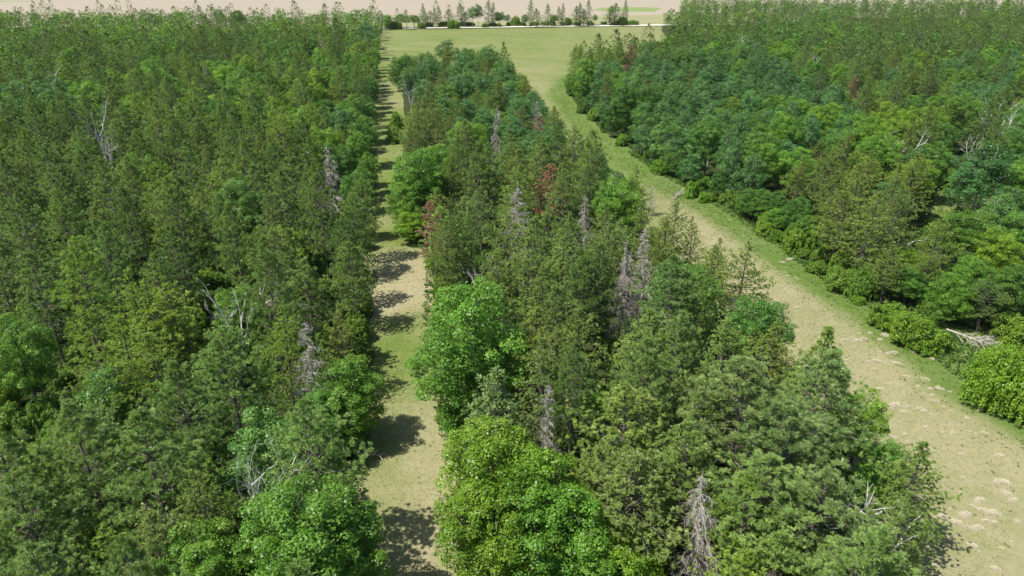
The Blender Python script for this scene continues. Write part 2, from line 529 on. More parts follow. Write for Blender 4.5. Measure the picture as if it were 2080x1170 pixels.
TRACK_L = W([(736, 1420), (742, 1170), (748, 1000), (754, 850), (758, 700), (762, 560), (764, 430), (766, 320), (769, 220), (773, 140), (776, 100), (779, 61)])
TRACK_R = W([(960, 1420), (930, 1170), (912, 1000), (915, 930), (885, 850), (868, 740), (858, 640), (866, 560), (852, 490), (834, 410), (822, 320), (812, 230), (812, 165)])
ISLE_R = W([(835, 150), (880, 148), (960, 146), (1040, 165), (1075, 205), (1112, 250), (1150, 300), (1200, 355), (1240, 410), (1300, 465), (1370, 520), (1440, 590),
            (1510, 655), (1580, 730), (1660, 830), (1730, 950), (1800, 1080), (1850, 1200), (1900, 1420)])
RIGHT_E = W([(2700, 1420), (2700, 1250), (2300, 985), (2080, 850), (1960, 782), (1880, 715), (1800, 655), (1720, 603), (1640, 548), (1560, 492), (1480, 436), (1400, 388), (1330, 350), (1270, 308),
             (1215, 265), (1175, 228), (1146, 188), (1165, 160), (1240, 140), (1330, 120), (1372, 100), (1345, 74), (1338, 54)])
CLEAR = TRACK_L[::-1] + TRACK_R + ISLE_R + RIGHT_E      # one polygon: track, meadow and strip
ROAD_Y = G(1040, 54)[1]
GLADE = W([(1885, 452), (1905, 400), (1925, 350), (1955, 352), (1945, 410), (1925, 460)])


def inside(poly, x, y):
    poly = np.asarray(poly); x = np.atleast_1d(x); y = np.atleast_1d(y)
    r = np.zeros(len(x), bool)
    x1, y1 = poly[-1]
    for x2, y2 in poly:
        c = ((y1 > y) != (y2 > y)) & (x < (x2 - x1) * (y - y1) / (y2 - y1 + 1e-12) + x1)
        r ^= c
        x1, y1 = x2, y2
    return r


def line_dist(line, x, y):
    line = np.asarray(line); x = np.atleast_1d(x).astype(float); y = np.atleast_1d(y).astype(float)
    best = np.full(len(x), 1e9)
    for (ax, ay), (bx, by) in zip(line[:-1], line[1:]):
        vx, vy = bx - ax, by - ay
        t = np.clip(((x - ax) * vx + (y - ay) * vy) / (vx * vx + vy * vy + 1e-9), 0, 1)
        best = np.minimum(best, np.hypot(x - ax - t * vx, y - ay - t * vy))
    return best


# kind, x of the top, y of the top, height or 'y of the base' (negative), radius, tint ; label ; phrase others use to refer to it
HERO = """
O 950 578 17 5.4 b 0;big bright green oak of many rounded lobes overhanging the grass track;the big lobed oak by the track
O 1004 864 13 4.4 y 1;broad yellow green maple crown beside the track, shaped like a dome with a pointed top;the yellow green domed maple
O 1080 915 11.5 4.2 y 2;lime green maple crown joined to the pointed yellow green dome beside the track;-
O 985 990 10 3.6 y 3;lime green maple crown low down where the track leaves the photo;-
O 1120 985 10 4.2 b 4;bright green maple crown between the yellow green dome and the brownish jack pine;-
O 608 985 13 4.7 b 0;large bright green oak at the bottom of the photo below white birch limbs;the large oak under white limbs
O 672 1062 10 3.6 b 2;bright green oak crown at the bottom edge of the pine stand beside track shade;-
O 394 1080 10 3.2 b 1;small round bright green oak at the bottom edge among dark pines;the small bottom oak
O 845 305 14 4.8 b 3;bright green oak with loose low branches leaning out over the far track;the loose leaning oak by the track
O 885 300 13 4.0 b 0;bright green oak close behind the loose leaning one at the track;-
O 822 372 9 3.6 b 1;bright green oak bough low over the track, in front of the loose leaning oak;-
O 830 430 5.5 3.0 y 2;bright low oak bough touching the track just above the bare pinkish patch;-
O 952 240 14 4.6 y 4;yellow green oak between jack pines in the middle of the tapering wood;the yellow green oak amid jack pines
A 907 80 15 5.2 d 0;deep bluish aspen dome at the meadow tip of the tapering wood;the aspen dome at the wood's tip
A 993 92 15 5.4 n 1;broad cool green aspen dome on the meadow side of the tapering wood's tip;the second aspen dome
A 945 110 14 4.4 n 2;;
A 1025 128 13 4.4 n 3;;
A 870 118 13 3.6 d 1;;
O 806 116 12 3.6 d 2;small dark round oak standing alone where track meets meadow;the lone round oak at the meadow
A 832 142 13 4.4 d 4;;
S 850 106 12 1.3 n 0;thin grey half dead spruce between the lone round oak and the aspen dome;-
J 873 137 14 2.2 o 0;;
J 895 150 13 2.4 o 1;;
A 930 150 13 4.2 u 0;;
A 975 148 13 4.2 u 1;;
A 1012 175 12 4.0 n 2;;
J 1013 162 14 2.8 o 2;brownish olive jack pine sticking up from the aspens near the wood's tip;-
J 993 178 14 2.4 o 3;;
J 929 196 13 2.3 o 4;;
A 908 190 12 4.0 n 3;;
A 950 200 12 3.6 u 4;;
A 1057 200 12 3.8 n 0;;
A 985 215 12 3.6 n 1;;
S 1092 204 10 1.8 n 1;grey bare twiggy dead tree on the meadow edge of the tapering wood;the twiggy grey dead tree
U 1096 236 9 1.7 p 0;pinkish brown dead pine on the meadow edge of the tapering wood;the pinkish dead pine
W 833 172 10 1.9 n 0;grey white bare limbs poking through the aspen dome by the track;the bare limbs by the track
J 845 210 14 2.8 o 5;big brownish olive jack pine leaning over the track's far shrubs;-
J 868 214 13 2.6 d 0;;
J 830 245 12 2.4 o 1;;
B 806 232 -262 2.0 y 0;yellow green bush at the track edge below the jack pines;-
B 803 262 -290 2.4 n 1;leafy green bush spilling onto the track above the loose leaning oak;-
S 1006 214 14 1.8 n 2;tall grey dead spruce standing among jack pines in the tapering wood;the tall spruce snag
A 1040 232 12 3.6 n 2;;
A 1080 262 11 3.2 n 3;;
A 1110 256 11 3.0 n 4;;
R 1134 260 12 2.4 d 0;dark narrow red pine at the meadow edge beside cool green aspens;-
J 1166 256 14 2.8 n 2;tall olive jack pine at the meadow edge where the green strip begins;-
J 929 268 15 2.4 d 3;tall narrow dark jack pine above the grey fan shaped snag;the tall narrow jack pine
J 918 300 14 2.2 o 4;;
R 993 296 15 3.0 n 1;;
R 968 302 15 2.8 n 2;;
R 1035 290 14 3.0 n 3;;
J 1057 303 14 3.6 o 5;broad brownish jack pine in the middle of the tapering wood;-
R 1097 276 13 2.8 u 3;;
U 1119 336 12 2.5 n 1;rusty red dead pine standing out among green pines of the tapering wood;the rusty red dead pine
R 1148 345 14 3.0 n 4;;
R 1191 337 12 2.6 n 5;;
J 1190 290 13 2.4 n 0;;
J 1289 337 13 2.7 n 1;tall pointed olive jack pine standing at the edge of the tan strip;the pointed jack pine by the strip
B 1232 375 -420 2.4 n 2;rounded green bush on the meadow edge in front of the pointed jack pine;-
S 1322 376 6 1.3 n 3;short grey dead conifer at the strip edge beside the pointed jack pine;the short grey snag by the strip
U 872 412 12 1.8 p 0;pinkish brown dead pine at the track edge above the bare patch;the pinkish dead pine at the track
J 922 398 15 2.6 d 1;tall dark jack pine just behind the pinkish dead pine at the track;-
J 905 450 13 2.4 n 2;;
J 955 420 14 2.5 d 3;;
S 1057 382 13 2.7 n 0;grey dead conifer with fan shaped fine branches in the tapering wood;the fan shaped grey snag
J 1117 416 14 3.2 n 4;;
S 1191 398 11 1.7 n 1;pale grey dead conifer deep in the tapering wood;the pale grey snag
J 1030 434 14 3.0 n 5;;
R 1085 452 14 3.2 n 0;;
R 1160 440 14 3.0 n 1;;
R 1235 425 12 2.8 n 2;;
R 1262 455 11 2.6 n 5;;
J 1070 490 14 3.5 n 0;broad olive jack pine crown behind the big lobed oak;-
J 1138 482 14 3.2 n 1;;
J 1010 515 13 2.8 n 2;;
R 1190 520 14 2.8 d 3;;
S 1314 462 15 2.0 n 0;tallest of the twin grey dead spruces, trailing branches to the ground;the twin grey spruce snags
S 1272 492 14 1.9 n 2;second of the twin grey dead spruces, a little shorter;-
J 1306 416 12 2.6 n 3;;
J 1373 408 12 2.5 n 4;olive jack pine standing at the strip edge beside grassy tan ground;-
J 1352 440 11 2.3 b 5;;
J 1413 442 10 1.9 n 0;narrow olive jack pine standing slightly apart at the tan strip;the narrow jack pine by the strip
J 1515 490 13 3.0 n 1;spreading olive jack pine with dark forked trunk out over the tan strip;the spreading forked jack pine
J 1450 500 11 2.4 b 2;;
B 932 538 -600 2.0 u 3;;
S 932 530 7 1.3 n 1;short grey bare conifer on the track edge behind the big lobed oak;-
W 974 540 9 1.2 n 1;thin bare white birch stem behind the big lobed oak;-
R 1218 498 15 2.6 d 4;dark columnar red pine shaded beside the twin grey spruce snags;-
J 1087 624 14 3.0 o 3;;
J 1168 622 14 3.0 o 4;;
R 1373 524 15 4.0 u 5;broad blue green red pine between the twin snags and the tan strip;the broad blue green red pine
J 1420 560 13 2.6 n 5;;
J 1306 624 14 3.6 n 0;;
R 1385 640 14 3.6 n 0;;
O 1552 600 11 3.6 u 4;cool green oak leaning out over the tan strip behind the red pines;the cool green oak at the strip
J 1570 655 10 2.6 o 1;;
J 1480 650 12 2.8 n 2;;
R 1000 760 14 3.0 p 1;grey green red pine squeezed between the lobed oak and the domed maple;the grey green red pine by the oak
J 1104 690 14 2.8 p 3;;
S 1108 782 13 1.3 n 3;grey dead trunk with broken hanging branches behind the domed maple;the broken snag behind the maple
R 1166 700 15 2.6 d 2;;
O 1198 790 8 2.8 b 1;bright green young broadleaf tree in a gap between dark pine trunks;the bright young tree in the gap
J 1290 782 14 4.0 o 4;broad brownish jack pine with fine twiggy crown low in the tapering wood;the broad brownish jack pine
J 1286 920 12 3.8 p 5;greyish jack pine crown with dead twigs in front of the broad brownish one;-
J 1240 860 12 3.0 n 0;;
S 1449 958 12 1.9 n 5;large silver grey dead spruce with dense hanging twigs near the bottom edge;the silver grey snag
O 1272 1092 6 3.2 y 3;yellow green young maple at the bottom edge beside the silver grey snag;-
O 1200 1080 6.5 3.0 b 0;;
R 1530 735 15 4.6 p 3;huge grey green red pine with spreading boughs beside the tan strip;the huge spreading red pine
R 1690 718 15 4.0 p 4;grey green red pine whose crown reaches furthest over the tan strip;the outer red pine by the strip
R 1610 830 13.5 4.4 p 0;;
R 1673 960 12 4.0 p 1;;
R 1560 930 12.5 4.0 n 2;;
J 1450 730 13 3.0 n 1;;
J 1400 860 13 3.0 n 2;;
O 1765 800 8 2.8 y 1;yellow green oak bough tucked behind the outer red pine at the strip;-
O 1815 908 7 2.6 b 2;bright green oak behind the ragged jack pine at the strip;-
J 1880 898 11 2.7 n 3;ragged olive jack pine with bare pale limbs at the near tan strip;the ragged jack pine by the strip
J 1528 975 11 2.6 y 4;;
J 1515 1120 8.5 2.6 y 5;;
W 1760 985 8 1.6 n 3;bare pale limbs of a dead tree beside the ragged jack pine;-
W 1794 1080 6 1.8 n 0;grey bare bush like dead tree in front of the ragged jack pine;-
O 1733 1070 6 2.6 d 3;;
J 1850 1010 9 2.0 n 0;;
J 1700 1090 9 2.6 n 3;;
J 1590 1080 10 2.8 n 2;;
W 203 250 15 2.2 n 2;tall bare greyish dead tree rising from dark pines on the far left;the tall bare tree on the far left
S 661 297 14 2.6 n 1;grey dead spruce at the pine stand's edge, its branches sweeping down by the track;the sweeping grey spruce snag
S 648 66 12 2.2 n 0;;the far greyish snag
S 416 126 13 1.7 n 2;pale grey dead conifer among dark pines far back in the stand;the far pale snag
S 80 62 12 2.6 n 3;;the far left grey snag
A 30 165 14 4.4 p 0;;the pale aspens at far left
A 75 172 14 4.0 p 1;;
A 105 152 14 4.0 p 2;;
W 100 142 13 2.2 n 1;;
O 168 108 13 3.6 b 0;small round bright oak deep among dark pines far on the left;the round far left oak
O 316 140 15 5.6 b 1;large bright green oak cluster in the middle of the dark pine stand;the large mid stand oak
O 345 165 13 4.4 b 2;;
O 382 196 13 4.4 y 3;yellowish green oak crown in front of the large mid stand oak;the yellowish mid stand oak
O 555 198 12 4.0 y 4;yellowish green oak crown among pines near the track's far end;the yellowish oak near the track
O 600 130 14 4.6 b 0;;
O 570 150 13 4.2 b 3;;
O 625 72 15 5.4 d 1;;
O 480 20 15 5.0 d 2;;
O 300 320 9 3.6 y 3;;the low yellowish oak
O 690 130 14 5 b 4;;
O 712 150 13 4.6 n 0;;
O 730 84 14 4.6 y 1;bright round oak at the track edge near the far meadow;the bright oak by the meadow
A 742 40 15 4.6 u 2;bluish aspen with white trunks at the meadow corner of the pine stand;the corner aspen
A 752 62 13 4.2 u 3;;
W 751 78 9 2.2 n 3;white bare trunks at the meadow corner under the bluish aspen;-
O 725 190 13 4.4 n 2;;
O 735 235 12 3.8 n 3;;
O 745 150 11 3.6 d 4;;
J 256 556 15 3.2 y 0;yellowish jack pine rising in the middle of the dark pine stand;the yellowish mid stand jack pine
J 300 560 15 3.0 y 1;;
J 340 578 14 3.0 b 2;;
J 168 606 14 3.0 y 3;;
J 230 640 14 3.2 y 4;;
J 290 680 13 3.2 y 5;;
W 470 588 11 2.6 n 0;bare whitish dead tree with spreading limbs in the dark pine stand;the spreading bare tree in the stand
O 478 580 9 3.0 b 1;;
S 625 655 14 2.0 n 0;bare grey dead conifer near the shaded track edge in the near stand;the near bare conifer by the track
J 565 622 14 2.4 y 1;;
O 700 728 10 3.4 b 4;bright green oak at the near track edge between dark pines;the bright near track oak
O 660 790 8 3.2 n 0;;
A 528 838 12 3.0 b 4;bright slender aspen above the white birch limbs in the near stand;the slender aspen in the stand
W 556 915 12 1.8 n 1;white forked birch limbs sticking up behind the large bottom oak;the white forked birch
W 502 965 10 1.0 n 2;thin white bare stem just beside the white forked birch;-
J 400 930 13 2.4 n 0;;
J 212 1060 10 2.4 y 1;;
J 300 1040 11 2.8 p 2;;
R 280 850 15 3.4 n 0;;
R 145 830 15 3.4 n 1;;
R 620 818 15 3.4 n 2;;
R 445 665 15 3.4 n 3;;
R -12 880 15 3.4 n 1;;
R 25 965 14 3.2 n 2;;
O 15 640 12 3.4 b 3;;the left edge oak
O 88 1140 5.5 3.0 b 0;;
O 40 1060 5 2.6 b 1;;
A 205 745 10 2.6 b 0;;
A 1447 252 10 2.2 b 1;slender bright spire shaped aspen at the strip edge with white trunks;the spire shaped aspen
J 1215 68 14 2.8 o 0;tall brownish jack pine at the meadow corner of the aspen wood;the corner jack pine
J 1172 90 12 2.4 o 1;;
J 1196 100 11 2.2 o 4;;
U 1282 92 13 3.0 p 1;large pinkish brown dead pine at the back of the aspen wood;the large pinkish dead pine
R 1287 70 13 2.2 n 2;;
O 1158 148 7 2.6 b 3;round bright oak at the meadow corner of the aspen wood;-
O 1595 230 14 5.0 b 0;large bright green maple in the aspen wood above the grassy margin;the large maple over the margin
O 1555 285 12 4.2 b 1;;
O 1620 300 11 4.2 b 2;;
O 1683 208 14 4.8 y 2;;the yellow green oaks behind
O 1750 225 13 4.4 b 4;;
O 1815 206 14 4.4 y 3;;
O 1882 208 15 5.6 y 4;big yellow green oak spreading in the wood on the right;the big yellow green oak
O 1962 190 15 5.2 o 0;;
O 1900 290 12 4.2 n 1;;
U 1737 158 13 2.2 p 0;brownish dead conifer deep in the wood on the right;the brownish dead conifer
R 1676 135 15 3.4 d 1;;
W 2045 228 13 3.2 n 2;fan of bright white bare limbs near the right edge;the white fan of limbs
W 1831 276 12 2.8 n 0;white bare birch limbs behind the greyish jack pines on the right;the white birch limbs
W 1508 72 12 2.4 n 1;;the far white bare tree
W 1666 106 12 2.4 n 3;;the second far bare tree
W 1831 158 11 1.8 n 2;;
W 1982 273 9 1.8 n 3;;
J 1727 266 14 2.6 o 2;;
J 1851 256 14 2.8 o 3;;
J 1666 283 11 2.4 o 4;;
J 1868 312 14 3.6 o 5;large brownish olive jack pine in front of the white birch limbs;the brownish pine by the birch limbs
J 1757 336 14 3.6 o 0;;
J 1629 318 11 2.6 o 1;;
J 1700 350 13 3.0 o 2;;
A 2020 288 15 5.2 d 2;large deep green aspen beside the small glade near the right edge;the large aspen by the glade
A 1975 330 12 3.4 u 3;;
J 1722 384 13 3.6 o 4;broad brownish jack pine leaning over the grassy margin of the strip;the broad jack pine on the margin
J 1775 392 14 3.6 n 0;;
J 1835 378 14 3.0 p 3;;
O 1545 385 6 3.2 d 4;low dark green oak thicket on the grassy margin;the low oak thicket
O 1580 390 6 2.8 d 2;;
O 1628 402 7 3.0 d 1;;
O 1640 440 5 2.4 n 0;;
B 1640 452 -500 2.2 y 0;yellow green bush on the grassy margin beside the broad jack pine;the yellow bush on the margin
J 1915 440 13 2.3 o 2;thin ragged jack pine with peeling pale trunk leaning by the glade;the leaning ragged jack pine
O 1845 505 5.5 3.0 y 3;bright yellow green young oak between bushes and the leaning ragged jack pine;-
O 2040 470 9 3.6 y 1;bright yellow green oak near the right edge of the photo;the bright oak at the right edge
O 1985 520 8 3.4 b 2;;
O 2070 540 8 3.4 n 4;;
O 1945 560 7 3.0 b 0;;
J 2020 560 8 2.4 d 1;;
A 2012 572 6 2.4 d 0;;
B 1752 552 -600 2.9 n 1;bright spreading bush on the margin under the broad jack pine;the spreading bush under the pine
B 1800 548 -590 2.3 b 2;;
B 1700 545 -588 2.0 n 3;;
B 1801 622 -664 2.3 b 0;round bright bush on the grass margin, standing apart from the wood;the round margin bush
B 1848 646 -700 2.7 b 1;large bright double bush on the margin between the round bush and the fallen tree;the large double bush
B 1882 672 -710 2.4 b 2;;
B 2060 650 -700 2.6 b 0;;
B 2048 722 -826 4.4 b 1;huge mound of yellow green bush at the near right edge of the strip;the huge bush mound
B 2090 760 -840 4.0 b 2;;
B 1430 392 -410 1.4 y 2;;
B 1470 395 -412 1.2 y 3;;
B 1404 372 -400 1.6 y 0;;
B 1610 490 -505 .7 y 1;tiny yellow green bush alone on the grassy margin;-
B 1575 470 -490 1.2 y 1;;
B 1553 462 -476 1.4 y 0;;
B 1744 604 -617 .9 y 2;small yellow green bush alone between the tan strip and the margin bushes;-
B 1667 505 -530 1.6 n 3;;
B 1500 390 -420 2.4 n 2;;
B 1160 168 -195 2.0 n 1;;
B 1184 200 -222 1.6 n 2;;
B 1205 222 -244 1.8 b 3;;
B 1228 244 -264 1.6 y 0;;
B 1262 276 -296 1.6 y 1;;
B 1340 325 -352 2.0 y 2;;
B 1930 352 -385 2.6 y 3;yellow bush in the small grassy glade;-
B 1950 430 -462 2.2 y 1;;
"""
ROW = """
R 777 27 57 3;O 790 29 60 3.4;B 804 44 59 3;O 815 27 56 3.6;O 842 29 56 4.2;R 860 8 55 1.9;R 875 22 55 2.6;R 884 16 55 1.6;R 892 12 55 1.8;R 911 18 54 3.0
B 920 42 57 3.2;R 938 7 54 3.4;R 945 24 54 2.6;A 960 13 54 3.4;A 972 7 54 2.8;R 992 1 54 3.0;R 1003 4 54 1.7;O 1015 23 53 3.6;A 1031 29 52 2.0;B 1048 35 52 2.8
O 1067 29 53 2.6;R 1078 -1 56 2.1;R 1091 17 55 2.8;R 1113 8 55 2.4;O 1125 29 52 2.8;R 1135 13 53 1.8;R 1142 7 53 1.6;B 1154 38 51 2.2;R 1169 12 53 2.8
R 1178 7 53 2.8;R 1186 19 53 2.0;R 1194 -2 53 2.0;A 1208 29 50 2.0;R 1238 12 50 3.4;R 1248 8 51 4.4;R 1269 -2 48 1.7;B 1265 37 51 3.2;B 855 46 57 2.2;B 985 48 55 1.8;B 1013 48 54 1.6;B 790 48 57 2.6;B 870 46 54 2.4;B 900 45 54 3.0;B 935 46 53 2.4;B 955 46 53 2.6;B 1000 47 53 2.6;B 1035 45 52 2.2;B 1060 46 52 2.6;B 1085 46 52 2.4;B 1105 45 52 2.2;B 1120 44 52 2.6;B 1145 45 51 2.0;B 1172 45 51 2.4;B 1198 44 51 2.2;B 1225 44 50 2.0;B 1250 43 50 2.6;B 1285 42 50 3.0
"""


def rowlabel(i, k):
    return None


for line in HERO.strip().splitlines():
    a, lab, lm = line.split(';')
    k, px, yt, h, r, t, v = a.split()
    px, yt, h, r = float(px), float(yt), float(h), float(r)
    if h < 0:                      # set on the ground by its foot
        x, y = G(px, -h)
        z = 1.0
        for _ in range(12):
            z += (P(x, y, z)[1] - yt) / max(.5, F / math.hypot(y, CAM_H) * CP)
        h = max(.6, z)
    else:
        x, y = G(px, yt, h)
    plant(k, x, y, h, r, t, lab or None, lm if lm not in ('', '-') else None, int(v), low=(k == 'O' and (h < 9 or 'track' in lab)) or 'maple' in lab)
NHERO = len(THINGS)
for i, s in enumerate(ROW.replace('\n', ';').strip(';').split(';')):
    k, px, yt, yb, r = s.split()
    px, yt, yb, r = float(px), float(yt), float(yb), float(r)
    x, y = G(px, yb)
    z = 5.0
    for _ in range(12):
        z += (P(x, y, z)[1] - yt) / (F / math.hypot(y, CAM_H) * CP)
    plant(k, x, y, max(1.5, z), r * 1.3, 'd' if k == 'R' else ('n', 'b', 'n')[i % 3], None, None, i, 'trees lining the gravel road', None, low=(k == 'R'))
    THINGS[-1]['row'] = i


# ------------------------------------------------------------------ the woods between them
class Hash:
    def __init__(self, c=4.0):
        self.c, self.m = c, {}

    def add(self, x, y, r):
        self.m.setdefault((int(x // self.c), int(y // self.c)), []).append((x, y, r))

    def free(self, x, y, r, k=1.0):
        i, j = int(x // self.c), int(y // self.c)
        for a in range(i - 3, i + 4):
            for b in range(j - 3, j + 4):
                for (u, v, s) in self.m.get((a, b), ()):
                    if (u - x) ** 2 + (v - y) ** 2 < (k * (r + s) / 2) ** 2:
                        return False
        return True


hs = Hash()
for t in THINGS:
    if t['k'] != 'B':
        hs.add(t['x'], t['y'], min(t['R'] * 1.55, 7.0) if t['k'] in 'OARJ' else 4.6 if t['k'] != 'W' else 3.4)

ZONES = [   # ellipse in the photo (cx, cy, rx, ry), weights of R J O A, tints of the broadleaves
    (1430, 215, 300, 130, (.02, .05, .08, .85)),
    (1620, 70, 190, 42, (.30, .08, .27, .35)),
    (1780, 130, 150, 60, (.62, .12, .16, .10)),
    (1990, 130, 110, 50, (.10, .05, .35, .50)),
    (1830, 250, 170, 60, (.03, .12, .65, .20)),
    (1800, 360, 130, 70, (.04, .72, .12, .12)),
    (700, 190, 70, 160, (.30, .06, .58, .06)),
    (330, 160, 120, 50, (.40, .04, .52, .04)),
    (60, 175, 90, 45, (.15, .05, .30, .50)),
    (260, 650, 180, 120, (.40, .60, .0, .0)),
    (620, 640, 100, 120, (.60, .38, .02, .0)),
]


def species(px, py, x, y):
    for cx, cy, rx, ry, w in ZONES:
        if ((px - cx) / rx) ** 2 + ((py - cy) / ry) ** 2 < 1:
            return w
    if px < 800 and x < 0:
        if py < 70:
            return (.22, .03, .67, .08)
        if py < 210:
            return (.55, .05, .36, .04)
        if py < 560:
            return (.93, .05, .02, .0)
        return (.66, .27, .05, .02)
    if inside(ISLEP, x, y)[0]:
        if py < 240:
            return (.04, .36, .12, .48)
        return (.46, .50, .04, 0) if py < 700 else (.5, .5, 0, 0)
    if py < 150:
        return (.60, .08, .20, .12)
    if py < 330:
        return (.12, .14, .36, .38)
    return (.06, .30, .40, .24)


SHOWN = [(t['x'], t['y'], 8.5) for t in THINGS[:NHERO] if t['k'] in 'SWU'] + [(t['x'], t['y'], 10) for t in THINGS[:NHERO] if t['k'] == 'O' and t['d'] < 95 and t['H'] > 9.5] + [(*G(a, b), 14) for a, b in ((1905, 430), (1925, 395), (1940, 365), (1925, 430), (1905, 400))]
SHOWN += [(*G(a, b), 11) for a, b in ((1920, 684), (1960, 695), (2000, 706), (2040, 718), (2070, 728))]
SCRUB = W([(1890, 650), (1980, 672), (2085, 712), (2300, 800), (2300, 990), (2080, 852), (1900, 728)])
ISLEP = TRACK_R + ISLE_R
LIM = 670.0
NEAR = []
y = 18.0
cand = []
rr = random.Random(21)
while y < LIM:
    sp = 4.9 if y < 160 else 4.9 + (y - 160) * .0055
    x = -(0.76 * y + 26)
    while x < 0.76 * y + 26:
        cand.append((x + rr.uniform(-.5, .5) * sp, y + rr.uniform(-.5, .5) * sp, sp))
        x += sp * .55
    y += sp * .55
rr.shuffle(cand)
ca = np.array([(c[0], c[1]) for c in cand])
bad = inside(SCRUB, ca[:, 0], ca[:, 1]) | inside(CLEAR, ca[:, 0], ca[:, 1]) | inside(GLADE, ca[:, 0], ca[:, 1])
dl = line_dist(TRACK_L, ca[:, 0], ca[:, 1])
dr = line_dist(TRACK_R, ca[:, 0], ca[:, 1])
di = line_dist(ISLE_R, ca[:, 0], ca[:, 1])
de = line_dist(RIGHT_E, ca[:, 0], ca[:, 1])
dg = line_dist(GLADE + GLADE[:1], ca[:, 0], ca[:, 1])
isl = inside(ISLEP, ca[:, 0], ca[:, 1])
right = (~isl) & (ca[:, 0] > np.interp(ca[:, 1], [p[1] for p in TRACK_L], [p[0] for p in TRACK_L]))
far_y = np.where(right, LIM, ROAD_Y - 3 + ca[:, 0] * .03)
FAR = []
for i in np.nonzero(~bad)[0]:
    x, y, sp = *cand[i][:2], cand[i][2]
    if y > far_y[i] or dg[i] < 2.5:
        continue
    if isl[i] and y > 300:
        continue
    if right[i] and y > ROAD_Y - 16 and x < .215 * y + 6:
        continue
    edge = min(dl[i], dr[i], di[i], de[i])
    if edge < (1.0 if dl[i] < 5 else 2.0):
        continue
    if not hs.free(x, y, sp * rr.uniform(.9, 1.1) * (1.12 if x < 0 and 40 < y < 190 and not isl[i] else 1)):
        continue
    px, py = P(x, y, 13)
    if px < -170 or px > 2250 or py > 1420 or py < -60:
        continue
    if px > 1840 and py > 1000:
        continue
    if any(abs(x - a * y / b) < (4.6 if m == 10 else 3.7 if m > 13 else 2.8) and 0 < b - y < min(46 if m > 13 else 30, m * b / CAM_H) for a, b, m in SHOWN):
        continue
    w = list(species(px, py, x, y))
    cl = math.sin(x / 9.0 + 1.3 * math.sin(y / 21.0)) * math.sin(y / 12.0 + 1.1 * math.sin(x / 17.0))
    w[2] *= math.exp(2.0 * cl); w[0] *= math.exp(-1.2 * cl)
    k = rr.choices('RJOA', w)[0]
    if k == 'O' and not hs.free(x, y, sp * 1.1):
        continue
    if isl[i] and not hs.free(x, y, sp * 1.12):
        continue
    edge_near = edge < 6
    H = {'R': 17, 'J': 14, 'O': 13.2, 'A': 12.8}[k] * rr.uniform(.72, 1.12)
    R = {'R': 2.95, 'J': 2.6, 'O': 4.2, 'A': 3.1}[k] * rr.uniform(.88, 1.15)
    if isl[i]:
        H *= .88
    if edge < 3.2 and not (dl[i] < 3.2):
        H *= .75; R *= .85
    if dl[i] < 3.4:
        R = min(R, 2.5); H = min(H * .84, 13.6)
    t = rr.choices('nbdpou', {'R': (6, 1.5, 2.5, 1, 1, .5), 'J': (5, 2, 1, 1, 2.5, .3), 'O': (5, 4, 2, 1, 1, .3), 'A': (5, 1, 3, 1.2, .5, 2)}[k])[0]
    if k == 'O' and rr.random() < .12:
        t = 'y'
    hs.add(x, y, sp * (1.2 if k == 'O' else 1))
    NEAR.append((math.hypot(x, y), k, x, y, H, R, t, px, py, edge < 5 and dl[i] > 5))
NEAR.sort()
LIMIT = {'R': 292, 'J': 292, 'O': 292, 'A': 292}
cnt = {k: sum(t['k'] == k for t in THINGS) for k in LIMIT}
for d, k, x, y, H, R, t, px, py, ed in NEAR:
    inview = -60 < px < 2140 and py < 1250
    if cnt[k] < LIMIT[k] and (inview or d < 60):
        cnt[k] += 1
        plant(k, x, y, H, R, t, low=ed)
    elif inview or d > 150:
        FAR.append((k, x, y, H, R, t))
print('individual trees', len(THINGS), cnt, 'far', len(FAR))
# broadleaf understorey showing through gaps of the near woods
un = 0
for i in np.nonzero(~bad & (ca[:, 1] < 120))[0]:
    x, y = cand[i][:2]
    if y > 120 or un > 290:
        continue
    px, py = P(x, y, 2)
    if not (-40 < px < 2120 and 300 < py < 1300) or min(dl[i], dr[i], di[i], de[i]) < 1.0:
        continue
    if not hs.free(x, y, 1.4, .55) or rr.random() > (1.0 if x < -5 and y < 100 else .25):
        continue
    hs.add(x, y, 2.2)
    un += 1
    plant('B', x, y, rr.uniform(1.6, 3.6), rr.uniform(1.2, 2.0), rr.choice('ndnub'), group='undergrowth bushes below the trees')
# young broadleaves that close the front of the right wood
for i in range(44):
    f = (i + .5) / 44
    L = np.array(RIGHT_E[3:18]); s = f * (len(L) - 1.001); j = int(s); p = L[j] + (L[j + 1] - L[j]) * (s - j)
    k = 'A' if 7 < s < 14 and rr.random() < .6 else 'O'
    hh = rr.uniform(2.6, 6.5)
    x, y = p[0] + (rr.uniform(1.6, 4.6) if s > 6 else rr.uniform(5, 8)), p[1] + rr.uniform(-.5, 3)
    if any(math.hypot(a - x, b - y) < 5 for a, b in (G(1918, 682), G(1995, 705), G(2072, 728))):
        continue
    if inside(SCRUB, x, y)[0] or any(abs(x - a * y / b) < 2.5 and 0 < b - y < 14 for a, b, m in SHOWN):
        continue
    if min(math.hypot(t['x'] - x, t['y'] - y) - t['R'] * .5 for t in THINGS) < .6:
        continue
    plant(k, x, y, hh, rr.uniform(1.5, 2.6), rr.choice('nbdn'), low=True)
# bushes along the grassy margin
for i in range(30):
    f = rr.random()
    L = np.array(RIGHT_E[3:16]); s = f * (len(L) - 1.001); j = int(s); p = L[j] + (L[j + 1] - L[j]) * (s - j)
    sz = rr.choice((.5, .8, 1.1, 1.6))
    plant('B', p[0] + rr.uniform(.4, 4.2), p[1] + rr.uniform(-.6, 1.6), sz * rr.uniform(.8, 1.2), sz * rr.uniform(.8, 1.2), rr.choice('nbnyud'))

